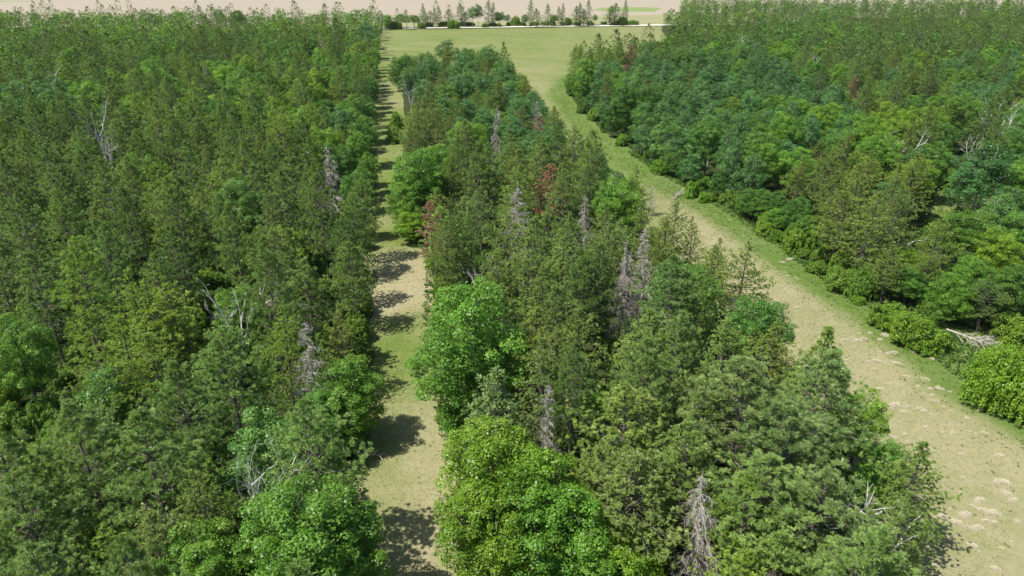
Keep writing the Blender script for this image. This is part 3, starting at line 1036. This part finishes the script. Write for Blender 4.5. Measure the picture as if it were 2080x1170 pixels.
# far woods: one mass per kind, each tree still its own trunk and crown
def far_lib(kind):
    out = []
    for s in range(4):
        if kind in 'RJ':
            g = gen_pine(300 + s + ord(kind), 15 if kind == 'R' else 14, .34, 3.1 if kind == 'R' else 2.5, needle=.62, nw=.24, nb=5, step=.62, whorl=1.0, per=5, top=.7, dead=0)
        else:
            R = 4.1 if kind == 'O' else 2.9
            g = gen_broad(330 + s, 13, 3.5, R, lobes=9 if kind == 'O' else 8, lobe_r=.46, clump=.62 * R / 3, per_lobe=8, nleaf=9, leaf=.62, inner=30, pointed=0 if kind == 'O' else .35)
        q, t = g['crown'].arrays()
        tk, _ = g['trunk'].arrays()
        out.append((q, t, tk[:28]))
    return out


FH = {'R': (15, 3.1), 'J': (14, 2.5), 'O': (13, 4.1), 'A': (13, 2.9)}
FNAME = {'R': ('pine_forest', 'far dark mass of pines covering the back of the woods'), 'J': ('jack_pine_forest', 'far olive jack pines scattered through the back of the woods'),
         'O': ('oak_forest', 'far bright green mass of oak crowns at the back of the woods'), 'A': ('aspen_forest', 'far cool green mass of aspen crowns at the back of the woods')}
for k in 'RJOA':
    fs = [f for f in FAR if f[0] == k]
    if not fs:
        continue
    lib = far_lib(k)
    Q, T, C, TQ = [], [], [], []
    for n, (_, x, y, H, R, t) in enumerate(fs):
        q, to, tk = lib[n % 4]
        if math.hypot(x, y) > 380 and len(q) > 260:
            sel = np.random.default_rng(n).random(len(q)) < .6
            q, to = q[sel], to[sel]
        a = rr.uniform(0, 6.28)
        M = np.array([[math.cos(a), -math.sin(a), 0], [math.sin(a), math.cos(a), 0], [0, 0, 1]])
        S = np.array([R / FH[k][1], R / FH[k][1], H / FH[k][0]])
        Q.append((q * S) @ M.T + np.array([x, y, 0])); T.append(to)
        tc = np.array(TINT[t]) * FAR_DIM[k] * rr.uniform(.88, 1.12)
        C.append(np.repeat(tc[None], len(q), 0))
        TQ.append((tk * S) @ M.T + np.array([x, y, 0]))
    nm, lab = FNAME[k]
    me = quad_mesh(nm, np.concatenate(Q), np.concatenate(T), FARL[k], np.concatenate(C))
    o = bpy.data.objects.new(nm, me)
    COL.objects.link(o)
    o['kind'] = 'stuff'; o['label'] = lab; o['category'] = 'forest'
    tq = np.concatenate(TQ)
    to_ = bpy.data.objects.new('trunks', quad_mesh(nm + '_trunks', tq, np.full(len(tq), .5), BARK[k]))
    to_.parent = o; to_['kind'] = 'stuff'
    COL.objects.link(to_)
    print(nm, len(fs), 'faces', len(me.polygons))


# ------------------------------------------------------------------ ground sheets
def densify(line, step):
    out = []
    for (ax, ay), (bx, by) in zip(line, line[1:] + line[:1]):
        d = math.hypot(bx - ax, by - ay)
        st = max(step, .012 * math.hypot((ax + bx) / 2, (ay + by) / 2))
        n = max(1, int(d / st))
        for i in range(n):
            out.append((ax + (bx - ax) * i / n, ay + (by - ay) * i / n))
    return out


def sheet(name, line, z, mat, grid=None, jit=.35, attrs=None, seed=0, step=1.0):
    rng = np.random.default_rng(seed)
    b = np.array(densify(line, step))
    sc = np.clip(np.hypot(b[:, 0], b[:, 1]) / 100, .6, 6)[:, None]
    ph = np.cumsum(rng.normal(0, .5, len(b)))
    b = b + np.c_[np.sin(ph), np.cos(ph * 1.3)] * jit * np.minimum(sc, 1.6)
    vs = [Vector(p) for p in b]
    edges = [(i, (i + 1) % len(b)) for i in range(len(b))]
    if grid:
        x0, y0 = b.min(0); x1, y1 = b.max(0)
        pts = []
        yy = max(y0, 20)
        while yy < y1:
            s = grid * max(1, yy / 110)
            xs = np.arange(x0, x1, s) + rng.uniform(-.3, .3) * s
            xs = xs[np.abs(xs) < .8 * yy + 30]
            pts.append(np.c_[xs, np.full(len(xs), yy) + rng.uniform(-.3, .3, len(xs)) * s])
            yy += s
        pts = np.concatenate(pts)
        pts = pts[inside(b, pts[:, 0], pts[:, 1])]
        vs += [Vector(p) for p in pts]
    r = geometry.delaunay_2d_cdt(vs, edges, [list(range(len(b)))], 1, 1e-5)
    me = bpy.data.meshes.new(name)
    co = np.array([(v.x, v.y) for v in r[0]])
    me.from_pydata([(x, y, z) for x, y in co], [], [f if (co[f[1]][0] - co[f[0]][0]) * (co[f[2]][1] - co[f[0]][1]) - (co[f[1]][1] - co[f[0]][1]) * (co[f[2]][0] - co[f[0]][0]) > 0 else f[::-1] for f in r[2]])
    for an, fn in (attrs or {}).items():
        at = me.attributes.new(an, 'FLOAT', 'POINT')
        at.data.foreach_set("value", fn(co[:, 0], co[:, 1]).astype(np.float32))
    me.materials.append(mat)
    o = bpy.data.objects.new(name, me)
    o['kind'] = 'structure'
    COL.objects.link(o)
    return o


DRY = [(1700, 650, .78), (1640, 590, .84), (1560, 530, .84), (1480, 450, .84), (1430, 415, .82), (1380, 385, .4), (1330, 360, .12), (1260, 340, .10), (1290, 325, .06), (1230, 295, .14), (1200, 250, .16),
       (1150, 205, .40), (1120, 180, .55), (1090, 140, .40), (1060, 100, .24), (900, 75, .2), (1050, 70, .2), (1200, 75, .28), (1320, 75, .45), (1100, 120, .3), (1170, 130, .22), (1150, 170, .2),
       (780, 80, .26), (830, 95, .30), (900, 100, .30), (770, 110, .18),
       (1800, 760, .80), (1860, 850, .82), (1930, 950, .74), (1990, 1040, .66), (2060, 1120, .58), (2000, 1160, .58), (1900, 1160, .62), (2060, 960, .72), (2060, 900, .74),
       (870, 1150, .95), (830, 1100, .85), (790, 1100, .5), (795, 1000, .38), (870, 950, .92), (845, 880, .82), (780, 900, .3), (820, 840, .5), (800, 770, .05), (835, 770, .32), (800, 700, .0), (835, 680, .2),
       (815, 590, 1.15), (830, 545, 1.15), (780, 560, .9), (800, 520, .85), (810, 490, .08), (780, 480, .12), (790, 430, .32), (770, 370, .06), (790, 350, .14), (775, 280, .08), (795, 250, .18),
       (790, 195, .4), (795, 180, .38), (775, 160, .15), (785, 130, .15)]
dxy = np.array([G(a, b) for a, b, _ in DRY]); dv = np.array([c for _, _, c in DRY])


def dry(x, y):
    out = np.zeros(len(x))
    for i in range(0, len(x), 20000):
        xx, yy = x[i:i + 20000, None], y[i:i + 20000, None]
        sc = np.maximum(6, dxy[None, :, 1] * .05)
        w = 1 / ((((xx - dxy[None, :, 0]) ** 2 + ((yy - dxy[None, :, 1]) * .6) ** 2) / sc ** 2) ** 1.5 + .02)
        out[i:i + 20000] = (w * dv).sum(1) / w.sum(1)
    e = line_dist(RIGHT_E[:18], x, y)                 # lush margin along the right wood
    m = np.clip(1 - (e - np.clip(y * .03, 2.6, 4.6)) / 3.4, 0, 1)
    return out * (1 - m) + .02 * m


def lush(x, y):
    e = line_dist(RIGHT_E[:18], x, y)
    return np.clip(1 - (e - np.clip(y * .03, 2.6, 4.6)) / 3.4, 0, 1)


def N(nt, kind, **kw):
    n = nt.nodes.new(kind)
    for k, v in kw.items():
        setattr(n, k, v)
    return n


def grass_mat(name, green, green2, tan, tan2, attr=True, far=False):
    m, nt, out = new_mat(name)
    L = nt.links.new
    geo = N(nt, "ShaderNodeNewGeometry")

    def noise(scale, detail=5, rough=.6, stretch=None):
        n = N(nt, "ShaderNodeTexNoise")
        n.inputs["Scale"].default_value = scale; n.inputs["Detail"].default_value = detail; n.inputs["Roughness"].default_value = rough
        if stretch:
            mp = N(nt, "ShaderNodeMapping"); mp.inputs["Scale"].default_value = stretch
            L(geo.outputs["Position"], mp.inputs[0]); L(mp.outputs[0], n.inputs[0])
        else:
            L(geo.outputs["Position"], n.inputs[0])
        return n.outputs["Fac"]

    def math_(op, a, b, clamp=False):
        n = N(nt, "ShaderNodeMath", operation=op); n.use_clamp = clamp
        for i, v in enumerate((a, b)):
            if isinstance(v, (int, float)):
                n.inputs[i].default_value = v
            else:
                L(v, n.inputs[i])
        return n.outputs[0]

    def mix(f, a, b):
        n = N(nt, "ShaderNodeMix"); n.data_type = 'RGBA'
        if isinstance(f, (int, float)):
            n.inputs[0].default_value = f
        else:
            L(f, n.inputs[0])
        for i, v in ((6, a), (7, b)):
            if isinstance(v, tuple):
                n.inputs[i].default_value = (*v, 1)
            else:
                L(v, n.inputs[i])
        return n.outputs[2]
    big = noise(.035 if not far else .008, 4, .6, (1, 2.2, 1))
    mid = noise(.45, 5, .65)
    fine = noise(5.0, 4, .7)
    if attr:
        at = N(nt, "ShaderNodeAttribute", attribute_name="dry")
        d = at.outputs["Fac"]
    else:
        d = 0.5
    f = math_('ADD', d, math_('MULTIPLY', math_('SUBTRACT', big, .5), .9))
    f = math_('ADD', f, math_('MULTIPLY', math_('SUBTRACT', mid, .5), .9))
    f = math_('ADD', f, math_('MULTIPLY', math_('SUBTRACT', fine, .5), .9), True)
    tn = mix(noise(1.3, 4), tan, tan2)
    if attr:
        lu = N(nt, "ShaderNodeAttribute", attribute_name="lush")
        g = mix(lu.outputs["Fac"], mix(noise(.22, 5), green, green2), (0.12, 0.19, 0.042))
    else:
        g = mix(noise(.22, 5), green, green2)
    c = mix(f, g, tn)
    speck = N(nt, "ShaderNodeValToRGB")
    speck.color_ramp.elements[0].position = .30; speck.color_ramp.elements[0].color = (.55, .62, .5, 1)
    speck.color_ramp.elements[1].position = .56; speck.color_ramp.elements[1].color = (1.06, 1.05, 1.04, 1)
    L(noise(1.6, 7, .78), speck.inputs[0])
    mm = N(nt, "ShaderNodeMix"); mm.data_type = 'RGBA'; mm.blend_type = 'MULTIPLY'; mm.inputs[0].default_value = .45 if not far else .15
    L(c, mm.inputs[6]); L(speck.outputs[0], mm.inputs[7])
    p = N(nt, "ShaderNodeBsdfPrincipled"); p.inputs["Roughness"].default_value = .95; p.inputs["Specular IOR Level"].default_value = .08
    L(mm.outputs[2], p.inputs["Base Color"])
    if not far:
        bp = N(nt, "ShaderNodeBump"); bp.inputs["Strength"].default_value = .5; bp.inputs["Distance"].default_value = .12
        L(fine, bp.inputs["Height"]); L(bp.outputs[0], p.inputs["Normal"])
    L(p.outputs[0], out.inputs[0])
    return m


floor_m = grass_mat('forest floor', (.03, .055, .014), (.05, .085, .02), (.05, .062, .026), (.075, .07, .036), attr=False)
mead_m = grass_mat('meadow grass', (.118, .182, .034), (.180, .228, .058), (.345, .32, .185), (.385, .338, .212))
tan_m = grass_mat('tilled field', (.345, .305, .228), (.37, .325, .25), (.395, .345, .268), (.42, .365, .29), attr=False, far=True)
verge_m = grass_mat('field verge', (.18, .24, .085), (.25, .28, .12), (.37, .33, .2), (.42, .38, .24), attr=False, far=True)
crop_m = grass_mat('young crop', (.17, .25, .07), (.2, .27, .09), (.27, .32, .13), (.28, .33, .15), attr=False, far=True)
road_m = grass_mat('pale gravel', (.62, .58, .48), (.7, .66, .56), (.74, .70, .60), (.68, .63, .52), attr=False, far=True)

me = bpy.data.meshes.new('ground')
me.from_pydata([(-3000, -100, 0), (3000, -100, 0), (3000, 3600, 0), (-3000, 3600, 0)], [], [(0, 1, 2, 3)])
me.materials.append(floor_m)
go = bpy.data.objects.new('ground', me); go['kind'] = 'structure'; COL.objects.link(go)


def bank(px0, y0, px1, y1):
    return [G(px0, y0), G(px1, y1)]


def grown(poly, d):
    p = np.array(poly); a = p - np.roll(p, 1, 0); b = np.roll(p, -1, 0) - p
    n = unit(np.c_[a[:, 1], -a[:, 0]]) + unit(np.c_[b[:, 1], -b[:, 0]])
    n = n / np.maximum(.5, (n ** 2).sum(1, keepdims=True)) * 2
    s = np.sign((p[:, 0] * np.roll(p[:, 1], -1) - np.roll(p[:, 0], -1) * p[:, 1]).sum())
    q = p + n * d * s
    return [tuple(v) for v in q]


sheet('meadow', grown(CLEAR, 1.6), .006, mead_m, grid=1.1, attrs={'dry': dry, 'lush': lush}, seed=3)
sheet('glade', GLADE, .006, mead_m, grid=1.5, attrs={'dry': lambda x, y: np.full(len(x), .12), 'lush': lambda x, y: np.full(len(x), .5)}, seed=4)
sheet('clearing', SCRUB, .010, mead_m, grid=1.5, attrs={'dry': lambda x, y: np.full(len(x), .05), 'lush': lambda x, y: np.full(len(x), .8)}, seed=4)
# beyond the meadow: verge, gravel road, verge, bare field
ry = ROAD_Y
sl = (G(1330, 52.5)[1] - G(780, 59)[1]) / (G(1330, 52.5)[0] - G(780, 59)[0])
fx = lambda x, dy: (x, ry + sl * (x - 0) + dy)
xs = [-900, -600, -300, -150, -50, 50, 130, 260, 600, 1200]
sheet('tilled_field', [fx(x, 40) for x in xs] + [(2600, 3500), (-2600, 3500)], .006, tan_m, jit=.0, seed=5, step=40)
sheet('field_verge', [fx(x, 5) for x in xs[2:8]] + [fx(x, 42 + (36 if 20 < x < 60 else 0) + (60 if x > 100 else 0)) for x in xs[2:8]][::-1], .010, verge_m, jit=.6, seed=6, step=8)
sheet('gravel_road', [fx(x, -5.5) for x in (-140, -60, 20, 120, 170)] + [fx(x, 5) for x in (-140, -60, 20, 120, 170)][::-1], .014, road_m, jit=.25, seed=7, step=3)
sheet('crop_field', W([(1203, 20), (1225, 15.5), (1300, 14.5), (1345, 16), (1330, 24), (1235, 24)]), .012, crop_m, jit=.4, seed=8, step=8)
sheet('far_field', W([(-900, -8), (110, 2.5), (-900, 10)]), .012, crop_m, jit=.4, seed=9, step=60)

# ------------------------------------------------------------------ grass, weeds, straw
rg = np.random.default_rng(5)


def scatter_grass(name, label, n, region, d0, d1, length, width, mat, per=4, keep=None):
    y = np.sqrt(rg.uniform(d0 ** 2, d1 ** 2, n * 8)); x = rg.uniform(-1, 1, n * 8) * (.76 * y + 8)
    ok = inside(region, x, y)
    x, y = x[ok], y[ok]
    if keep is not None:
        k = rg.random(len(x)) < keep(x, y)
        x, y = x[k], y[k]
    x, y = x[:n], y[:n]
    c = np.repeat(np.c_[x, y, np.full(len(x), .004)], per, 0)
    c[:, :2] += rg.normal(0, width * 1.2, (len(c), 2))
    d = unit(np.c_[rg.normal(0, .55, (len(c), 2)), np.ones(len(c))])
    q = blades(rg, c, d, length * rg.uniform(.5, 1.3, len(c)), width * rg.uniform(.7, 1.4, len(c)))
    tn = np.repeat(np.clip(dry(x, y) + rg.normal(0, .3, len(x)), 0, 1), per)
    o = bpy.data.objects.new(name, quad_mesh(name, q, tn, mat))
    o['kind'] = 'stuff'; o['label'] = label; o['category'] = 'grass'
    COL.objects.link(o)


grass_m = foliage('grass blades', (.12, .18, .045), (.20, .235, .085), (.36, .33, .20), trans=.2, by_object=True)
scatter_grass('grass', 'short dry and green grass growing on the track and strip', 22000, CLEAR, 30, 150, .09, .03, grass_m, per=6)
scatter_grass('lush_grass', 'taller fresh green grass along the edge of the right wood', 9000, CLEAR, 40, 330, .26, .12,
              foliage('lush blades', (.12, .21, .04), (.16, .27, .05), (.22, .33, .07), trans=.4), keep=lambda x, y: lush(x, y) ** 2)

scatter_grass('weeds', 'small dark weed tufts dotted over the track and strip', 2600, CLEAR, 40, 210, .15, .05,
              foliage('weed blades', (.15, .21, .06), (.20, .25, .085), (.27, .28, .12), trans=.4), per=14,
              keep=lambda x, y: np.clip(.22 + np.exp(-((line_dist(RIGHT_E[:18], x, y) - 5.5) / 1.6) ** 2), 0, 1))
# leafy ground cover under the trees
y = np.sqrt(rg.uniform(26 ** 2, 175 ** 2, 120000)); x = rg.uniform(-1, 1, 120000) * (.76 * y + 8)
ok = ~inside(CLEAR, x, y)
near = np.minimum(line_dist(RIGHT_E, x, y), np.minimum(line_dist(ISLE_R, x, y), np.minimum(line_dist(TRACK_R, x, y), line_dist(TRACK_L, x, y))))
ok &= (rg.random(120000) < np.where(near < 7, 1, np.where((x < 0) & (y < 130), 1.0, np.where(y < 75, .6, .2))))
x, y = x[ok], y[ok]
per = 5
c = np.repeat(np.c_[x, y, rg.uniform(.05, .4, len(x))], per, 0) + rg.normal(0, .16, (len(x) * per, 3)) * np.array([1, 1, .5])
c[:, 2] = np.maximum(c[:, 2], .04)
nn = unit(rg.normal(0, .5, c.shape) + np.array([0, 0, 1.0]))
q = leaves(rg, c, nn, rg.uniform(.14, .36, len(c)))
o = bpy.data.objects.new('undergrowth', quad_mesh('undergrowth', q, np.clip(np.repeat(rg.normal(.45, .2, len(x)), per) + rg.normal(0, .12, len(c)), 0, 1),
                         foliage('undergrowth leaves', (.045, .10, .018), (.075, .16, .026), (.12, .22, .04), trans=.3)))
o['kind'] = 'stuff'; o['label'] = 'low leafy undergrowth covering the forest floor'; o['category'] = 'undergrowth'
COL.objects.link(o)

straw_m = foliage('pale straw', (.48, .44, .32), (.62, .57, .44), (.78, .73, .60), trans=.15)


def straw(seed):
    r = np.random.default_rng(seed)
    s = Soup()
    n = 800
    a = r.uniform(0, 6.28, n); k = np.sqrt(r.uniform(0, 1, n))
    lobe = 1 + .3 * np.sin(a * 2 + seed) + .2 * np.sin(a * 5)
    c = np.c_[np.cos(a) * k * lobe, np.sin(a) * k * .62 * lobe, .02 + (1 - k ** 2) * .28 * r.uniform(.4, 1, n)]
    d = unit(np.c_[r.normal(0, 1, (n, 2)), r.normal(.15, .25, n)])
    s.add(blades(r, c, d, r.uniform(.25, .6, n), r.uniform(.03, .07, n)), np.clip(r.normal(.55, .2, n), 0, 1))
    return s.mesh('straw_tuft', straw_m)


SM = [straw(i) for i in range(5)]
spots = [(1604, 527, .8), (1588, 533, .5), (1600, 560, .5), (1618, 565, .4), (1577, 552, .35), (1595, 553, .3), (1583, 557, .3), (1618, 625, .5), (1678, 629, .35), (1800, 682, .8), (1787, 690, .5),
         (1742, 692, .8), (1715, 691, .5), (1730, 688, .5), (1768, 677, .45), (1745, 677, .4), (1756, 688, .4), (1714, 683, .4), (1860, 715, .6), (1895, 729, .5), (1782, 734, .6), (1805, 718, .5), (1783, 715, .4), (1816, 716, .5),
         (1766, 735, .5), (1775, 750, .4), (1820, 738, .7), (1840, 765, .6), (1880, 770, .5), (1866, 786, .6), (1905, 785, .4), (1788, 790, .6), (1908, 790, .6), (1931, 796, .5), (1890, 790, .7), (1893, 803, .5), (1818, 823, .7),
         (1866, 830, .6), (1877, 835, .6), (1845, 826, .4), (1836, 837, .5), (1930, 836, .4), (1900, 815, .4), (1984, 828, .4), (1965, 850, .4), (2030, 926, .5), (2038, 980, .8), (2024, 979, .6), (1805, 885, .5), (1782, 912, .6), (1914, 878, .4),
         (1935, 880, .35), (1975, 878, .4), (2000, 880, .45), (1880, 868, .4), (1950, 1000, .3), (1990, 1015, .5), (1960, 1045, .6), (1940, 1062, .9), (1957, 1048, .6), (1915, 1050, .6), (1894, 1058, .7), (1983, 1073, .7), (2016, 1043, .9), (2066, 1060, .5),
         (2003, 1058, .4), (1993, 1035, .5), (1975, 1028, .5), (1984, 1021, .4), (2045, 1004, .6), (2058, 1016, .5), (1976, 1108, .5), (1997, 1035, .4), (2020, 1155, .4), (1990, 1120, .3),
         (1447, 497, .7), (1460, 507, .5), (1448, 466, .45), (1431, 478, .4), (1482, 446, .4), (1470, 437, .3), (1453, 436, .3), (1526, 488, .5), (1510, 480, .4), (1548, 558, .4), (1532, 560, .4)]
for i in range(130):
    f = rr.random()
    spots.append((1560 + f * 420 + rr.gauss(0, 75), 540 + f * 560 + rr.gauss(0, 30), rr.uniform(.16, .36)))
bigs = {(1604, 527): 'large pale straw tuft on the strip beside the grassy margin, apart from the others',
        (1800, 682): 'large pale straw tuft on the strip beside the large double bush',
        (2016, 1043): 'long pale straw tuft in the cluster low on the near strip',
        (1940, 1062): 'large whitish straw tuft lying beside the ragged jack pine',
        (2038, 980): 'wide pale straw tuft alone near the right edge of the strip'}
for i, (px, py, s) in enumerate(spots):
    x, y = G(px, py)
    if not inside(CLEAR, x, y)[0]:
        continue
    o = bpy.data.objects.new('straw_tuft', SM[i % 5])
    o.location = (x, y, .008); o.rotation_euler = (0, 0, rr.uniform(-.6, .6)); s *= rr.uniform(.6, 1.0)
    o.scale = (s * .85, s * .85, s * .7)
    COL.objects.link(o)
    b = bigs.get((px, py))
    o['label'] = b or 'small pale tuft of dead straw scattered on the tan strip'
    o['category'] = 'straw'; o['group'] = 'straw tufts on the strip'

# ------------------------------------------------------------------ fallen trees
def loose(name, parts, loc, rotz, label, cat, group=None):
    root = bpy.data.objects.new(name, None)
    root.location = loc; root.rotation_euler = (0, 0, rotz); root.empty_display_size = .5
    COL.objects.link(root)
    for pn, (soup, mat) in parts.items():
        o = bpy.data.objects.new(pn, soup.mesh(name + '_' + pn, mat)); o.parent = root; COL.objects.link(o)
    root['label'] = label; root['category'] = cat
    if group:
        root['group'] = group
    return root


def fallen(seed, L, R, n, up=.35, r0=.13):
    r = np.random.default_rng(seed)
    tr, br = Soup(), Soup()
    xs = np.linspace(0, L, 7)
    z = np.linspace(.95, .35, 7)
    tr.add(tube(np.c_[xs, r.normal(0, .05, 7), z], r0 * (1 - .8 * xs / L) + .01, 6))
    for i in range(n):
        u = r.uniform(.12, 1); a = r.uniform(-.3, 3.44)
        l = R * (1.05 - u * .7) * r.uniform(.5, 1.1)
        b = np.array([u * L, 0, np.interp(u * L, xs, z)])
        d = np.array([.75, math.cos(a), math.sin(a) * up - .18])
        p = b + d[None] * l * np.linspace(0, 1, 4)[:, None] + r.normal(0, .06, (4, 3)) * np.linspace(0, 1, 4)[:, None]
        p[:, 2] = np.maximum(p[:, 2], .03)
        br.add(tube(p, [.035, .03, .022, .01], 4))
        for j in range(7):
            k = r.uniform(.3, 1)
            q0 = b + d * l * k; q0[2] = max(.05, q0[2])
            dd = unit((d + r.normal(0, .6, 3))[None])[0] * l * r.uniform(.15, .35)
            q1 = q0 + dd; q1[2] = max(.03, q1[2])
            br.add(tube([q0, (q0 + q1) / 2, q1], [.02, .016, .008], 3))
    return {'trunk': (tr, BARK['S']), 'branches': (br, BARK['S'])}


def lay(name, seed, p0, p1, R, n, label, up=.35):
    (x0, y0), (x1, y1) = G(*p0), G(*p1)
    loose(name, fallen(seed, math.hypot(x1 - x0, y1 - y0), R, n, up), (x0, y0, 0), math.atan2(y1 - y0, x1 - x0), label, 'fallen tree', 'fallen dead trees')


lay('fallen_tree', 1, (1918, 682), (2072, 728), 3.0, 60, 'grey fallen conifer lying on the grass between the bushes at the strip')
lay('fallen_tree', 2, (1388, 392), (1362, 412), 1.6, 26, 'short pale fallen treetop lying across the strip margin', .6)
lay('fallen_tree', 3, (728, 935), (775, 931), 1.2, 10, 'small broken pale branch heap in the shade at the near track edge', .4)


def bent(name, pts, r, label):
    """bare trunk bent over, given as (px, py, height) knots"""
    w = [np.array([*G(a, b, h), h]) for a, b, h in pts]
    o = w[0].copy(); o[2] = 0
    k = np.array([q - o for q in w])
    tr, br = Soup(), Soup()
    tt = np.linspace(0, len(k) - 1, 12)
    c = np.stack([np.interp(tt, range(len(k)), k[:, j]) for j in range(3)], 1)
    c[1:-1] = (c[:-2] + c[1:-1] * 2 + c[2:]) / 4
    tr.add(tube(c, np.linspace(r, r * .35, 12), 6))
    q = np.random.default_rng(len(label))
    for i in range(7):
        b = c[q.integers(5, 12)]
        d = unit((q.normal(0, 1, 3) + np.array([0, 0, .3]))[None])[0] * q.uniform(.6, 1.6)
        br.add(tube([b, b + d * .5, b + d + np.array([0, 0, -.1])], [r * .3, r * .22, .012], 4))
    loose(name, {'trunk': (tr, BARK['W']), 'branches': (br, BARK['W'])}, tuple(o), 0, label, 'dead tree', 'bent and leaning dead trunks')


bent('bent_birch', [(1818, 540, .1), (1836, 515, 1.8), (1848, 492, 3.6), (1868, 488, 4.2), (1884, 490, 3.9)], .13, 'pale dead birch trunk bent over in an arch above bushes on the margin')
bent('bent_birch', [(1955, 508, .2), (1972, 495, 1.6), (1985, 480, 3.0), (1990, 455, 5.0)], .12, 'smooth white trunk leaning out below the large aspen by the glade')
bent('bent_birch', [(1998, 484, .2), (2001, 470, 2.0), (2004, 455, 4.0)], .11, 'upright white trunk standing beside the smooth leaning trunk at the glade')
bent('bent_birch', [(1765, 470, 1.0), (1770, 450, 3.5), (1776, 430, 5.6), (1774, 415, 7.0)], .12, 'crooked white dead stem in front of the broad jack pine on the margin')

# ------------------------------------------------------------------ the thin summer haze
hm, hnt, hout = new_mat('thin haze')
pv = hnt.nodes.new("ShaderNodeVolumePrincipled")
pv.inputs["Color"].default_value = (.86, .93, 1.0, 1)
pv.inputs["Density"].default_value = 0.00004
hnt.links.new(pv.outputs[0], hout.inputs["Volume"])
x0, x1, y0, y1, z0, z1 = -3050, 3050, -150, 3650, -1.0, CAM_H + 4
hme = bpy.data.meshes.new('haze')
hme.from_pydata([(x, y, z) for z in (z0, z1) for y in (y0, y1) for x in (x0, x1)], [],
                [(0, 2, 3, 1), (4, 5, 7, 6), (0, 1, 5, 4), (2, 6, 7, 3), (0, 4, 6, 2), (1, 3, 7, 5)])
hme.materials.append(hm)
ho = bpy.data.objects.new('haze', hme); ho['kind'] = 'stuff'; ho['label'] = 'thin pale haze hanging in the air over the woods'; ho['category'] = 'haze'
COL.objects.link(ho)


# ------------------------------------------------------------------ labels: each tree by its look and by the landmark beside it
ORD = 'nearest second third fourth fifth sixth seventh eighth ninth tenth eleventh twelfth thirteenth fourteenth fifteenth sixteenth seventeenth eighteenth nineteenth twentieth'.split()
LM = [(t['px'], t['lm']) for t in THINGS if t['lm']]
LMP = np.array([p for p, _ in LM])
used = {}
for t in THINGS:
    if t['label']:
        t['o']['label'] = t['label']
row = sorted([t for t in THINGS if 'row' in t], key=lambda t: t['px'][0])
nr = {}
for t in row:
    k = t['k']; nr[k] = nr.get(k, 0) + 1
    look = {'R': 'dark slim pine', 'O': 'rounded green oak', 'A': 'loose pale green aspen', 'B': 'low green bush'}[k]
    if t['H'] > 16.5 and k == 'R':
        look = 'tall dark slim pine'
    same = [u for u in row if u['k'] == k]
    n = same.index(t); m = len(same)
    t['o']['label'] = f"{look} on the gravel road, {ORD[n] if n else 'first'} {NOUN[k].split()[-1]} from the left" if n <= m // 2 else \
        f"{look} on the gravel road, {ORD[m - 1 - n] if m - 1 - n else 'first'} {NOUN[k].split()[-1]} from the right"
cells = {}
for t in THINGS:
    if t['label'] or 'row' in t:
        continue
    dx = (t['px'][0] - LMP[:, 0]); dy = (t['px'][1] - LMP[:, 1]) * 1.5
    dd = np.hypot(dx, dy); dd[dd < 4] = 1e9
    i = int(dd.argmin())
    a = math.degrees(math.atan2(-dy[i], dx[i])) % 360
    rel = ['right of', 'behind and right of', 'behind', 'behind and left of', 'left of', 'in front and left of', 'in front of', 'in front and right of'][int((a + 22.5) // 45) % 8]
    cells.setdefault((t['k'], rel, LM[i][1]), []).append((dd[i], t))
for (k, rel, lm), v in cells.items():
    v.sort(key=lambda p: p[0])
    for n, (d, t) in enumerate(v):
        tone = TONE[k][t['t']] + ' ' if k in TONE else ''
        if k == 'J' and t['t'] == 'n':
            tone = 'olive '
        noun = NOUN[k] if k != 'O' else 'oak'
        o_ = ORD[min(n, len(ORD) - 1)]
        t['o']['label'] = f"{tone}{noun}, {o_ if len(v) > 1 or n else 'just'} {rel} {lm}"
        if len(t['o']['label'].split()) > 16:
            t['o']['label'] = t['o']['label'][len(tone):]
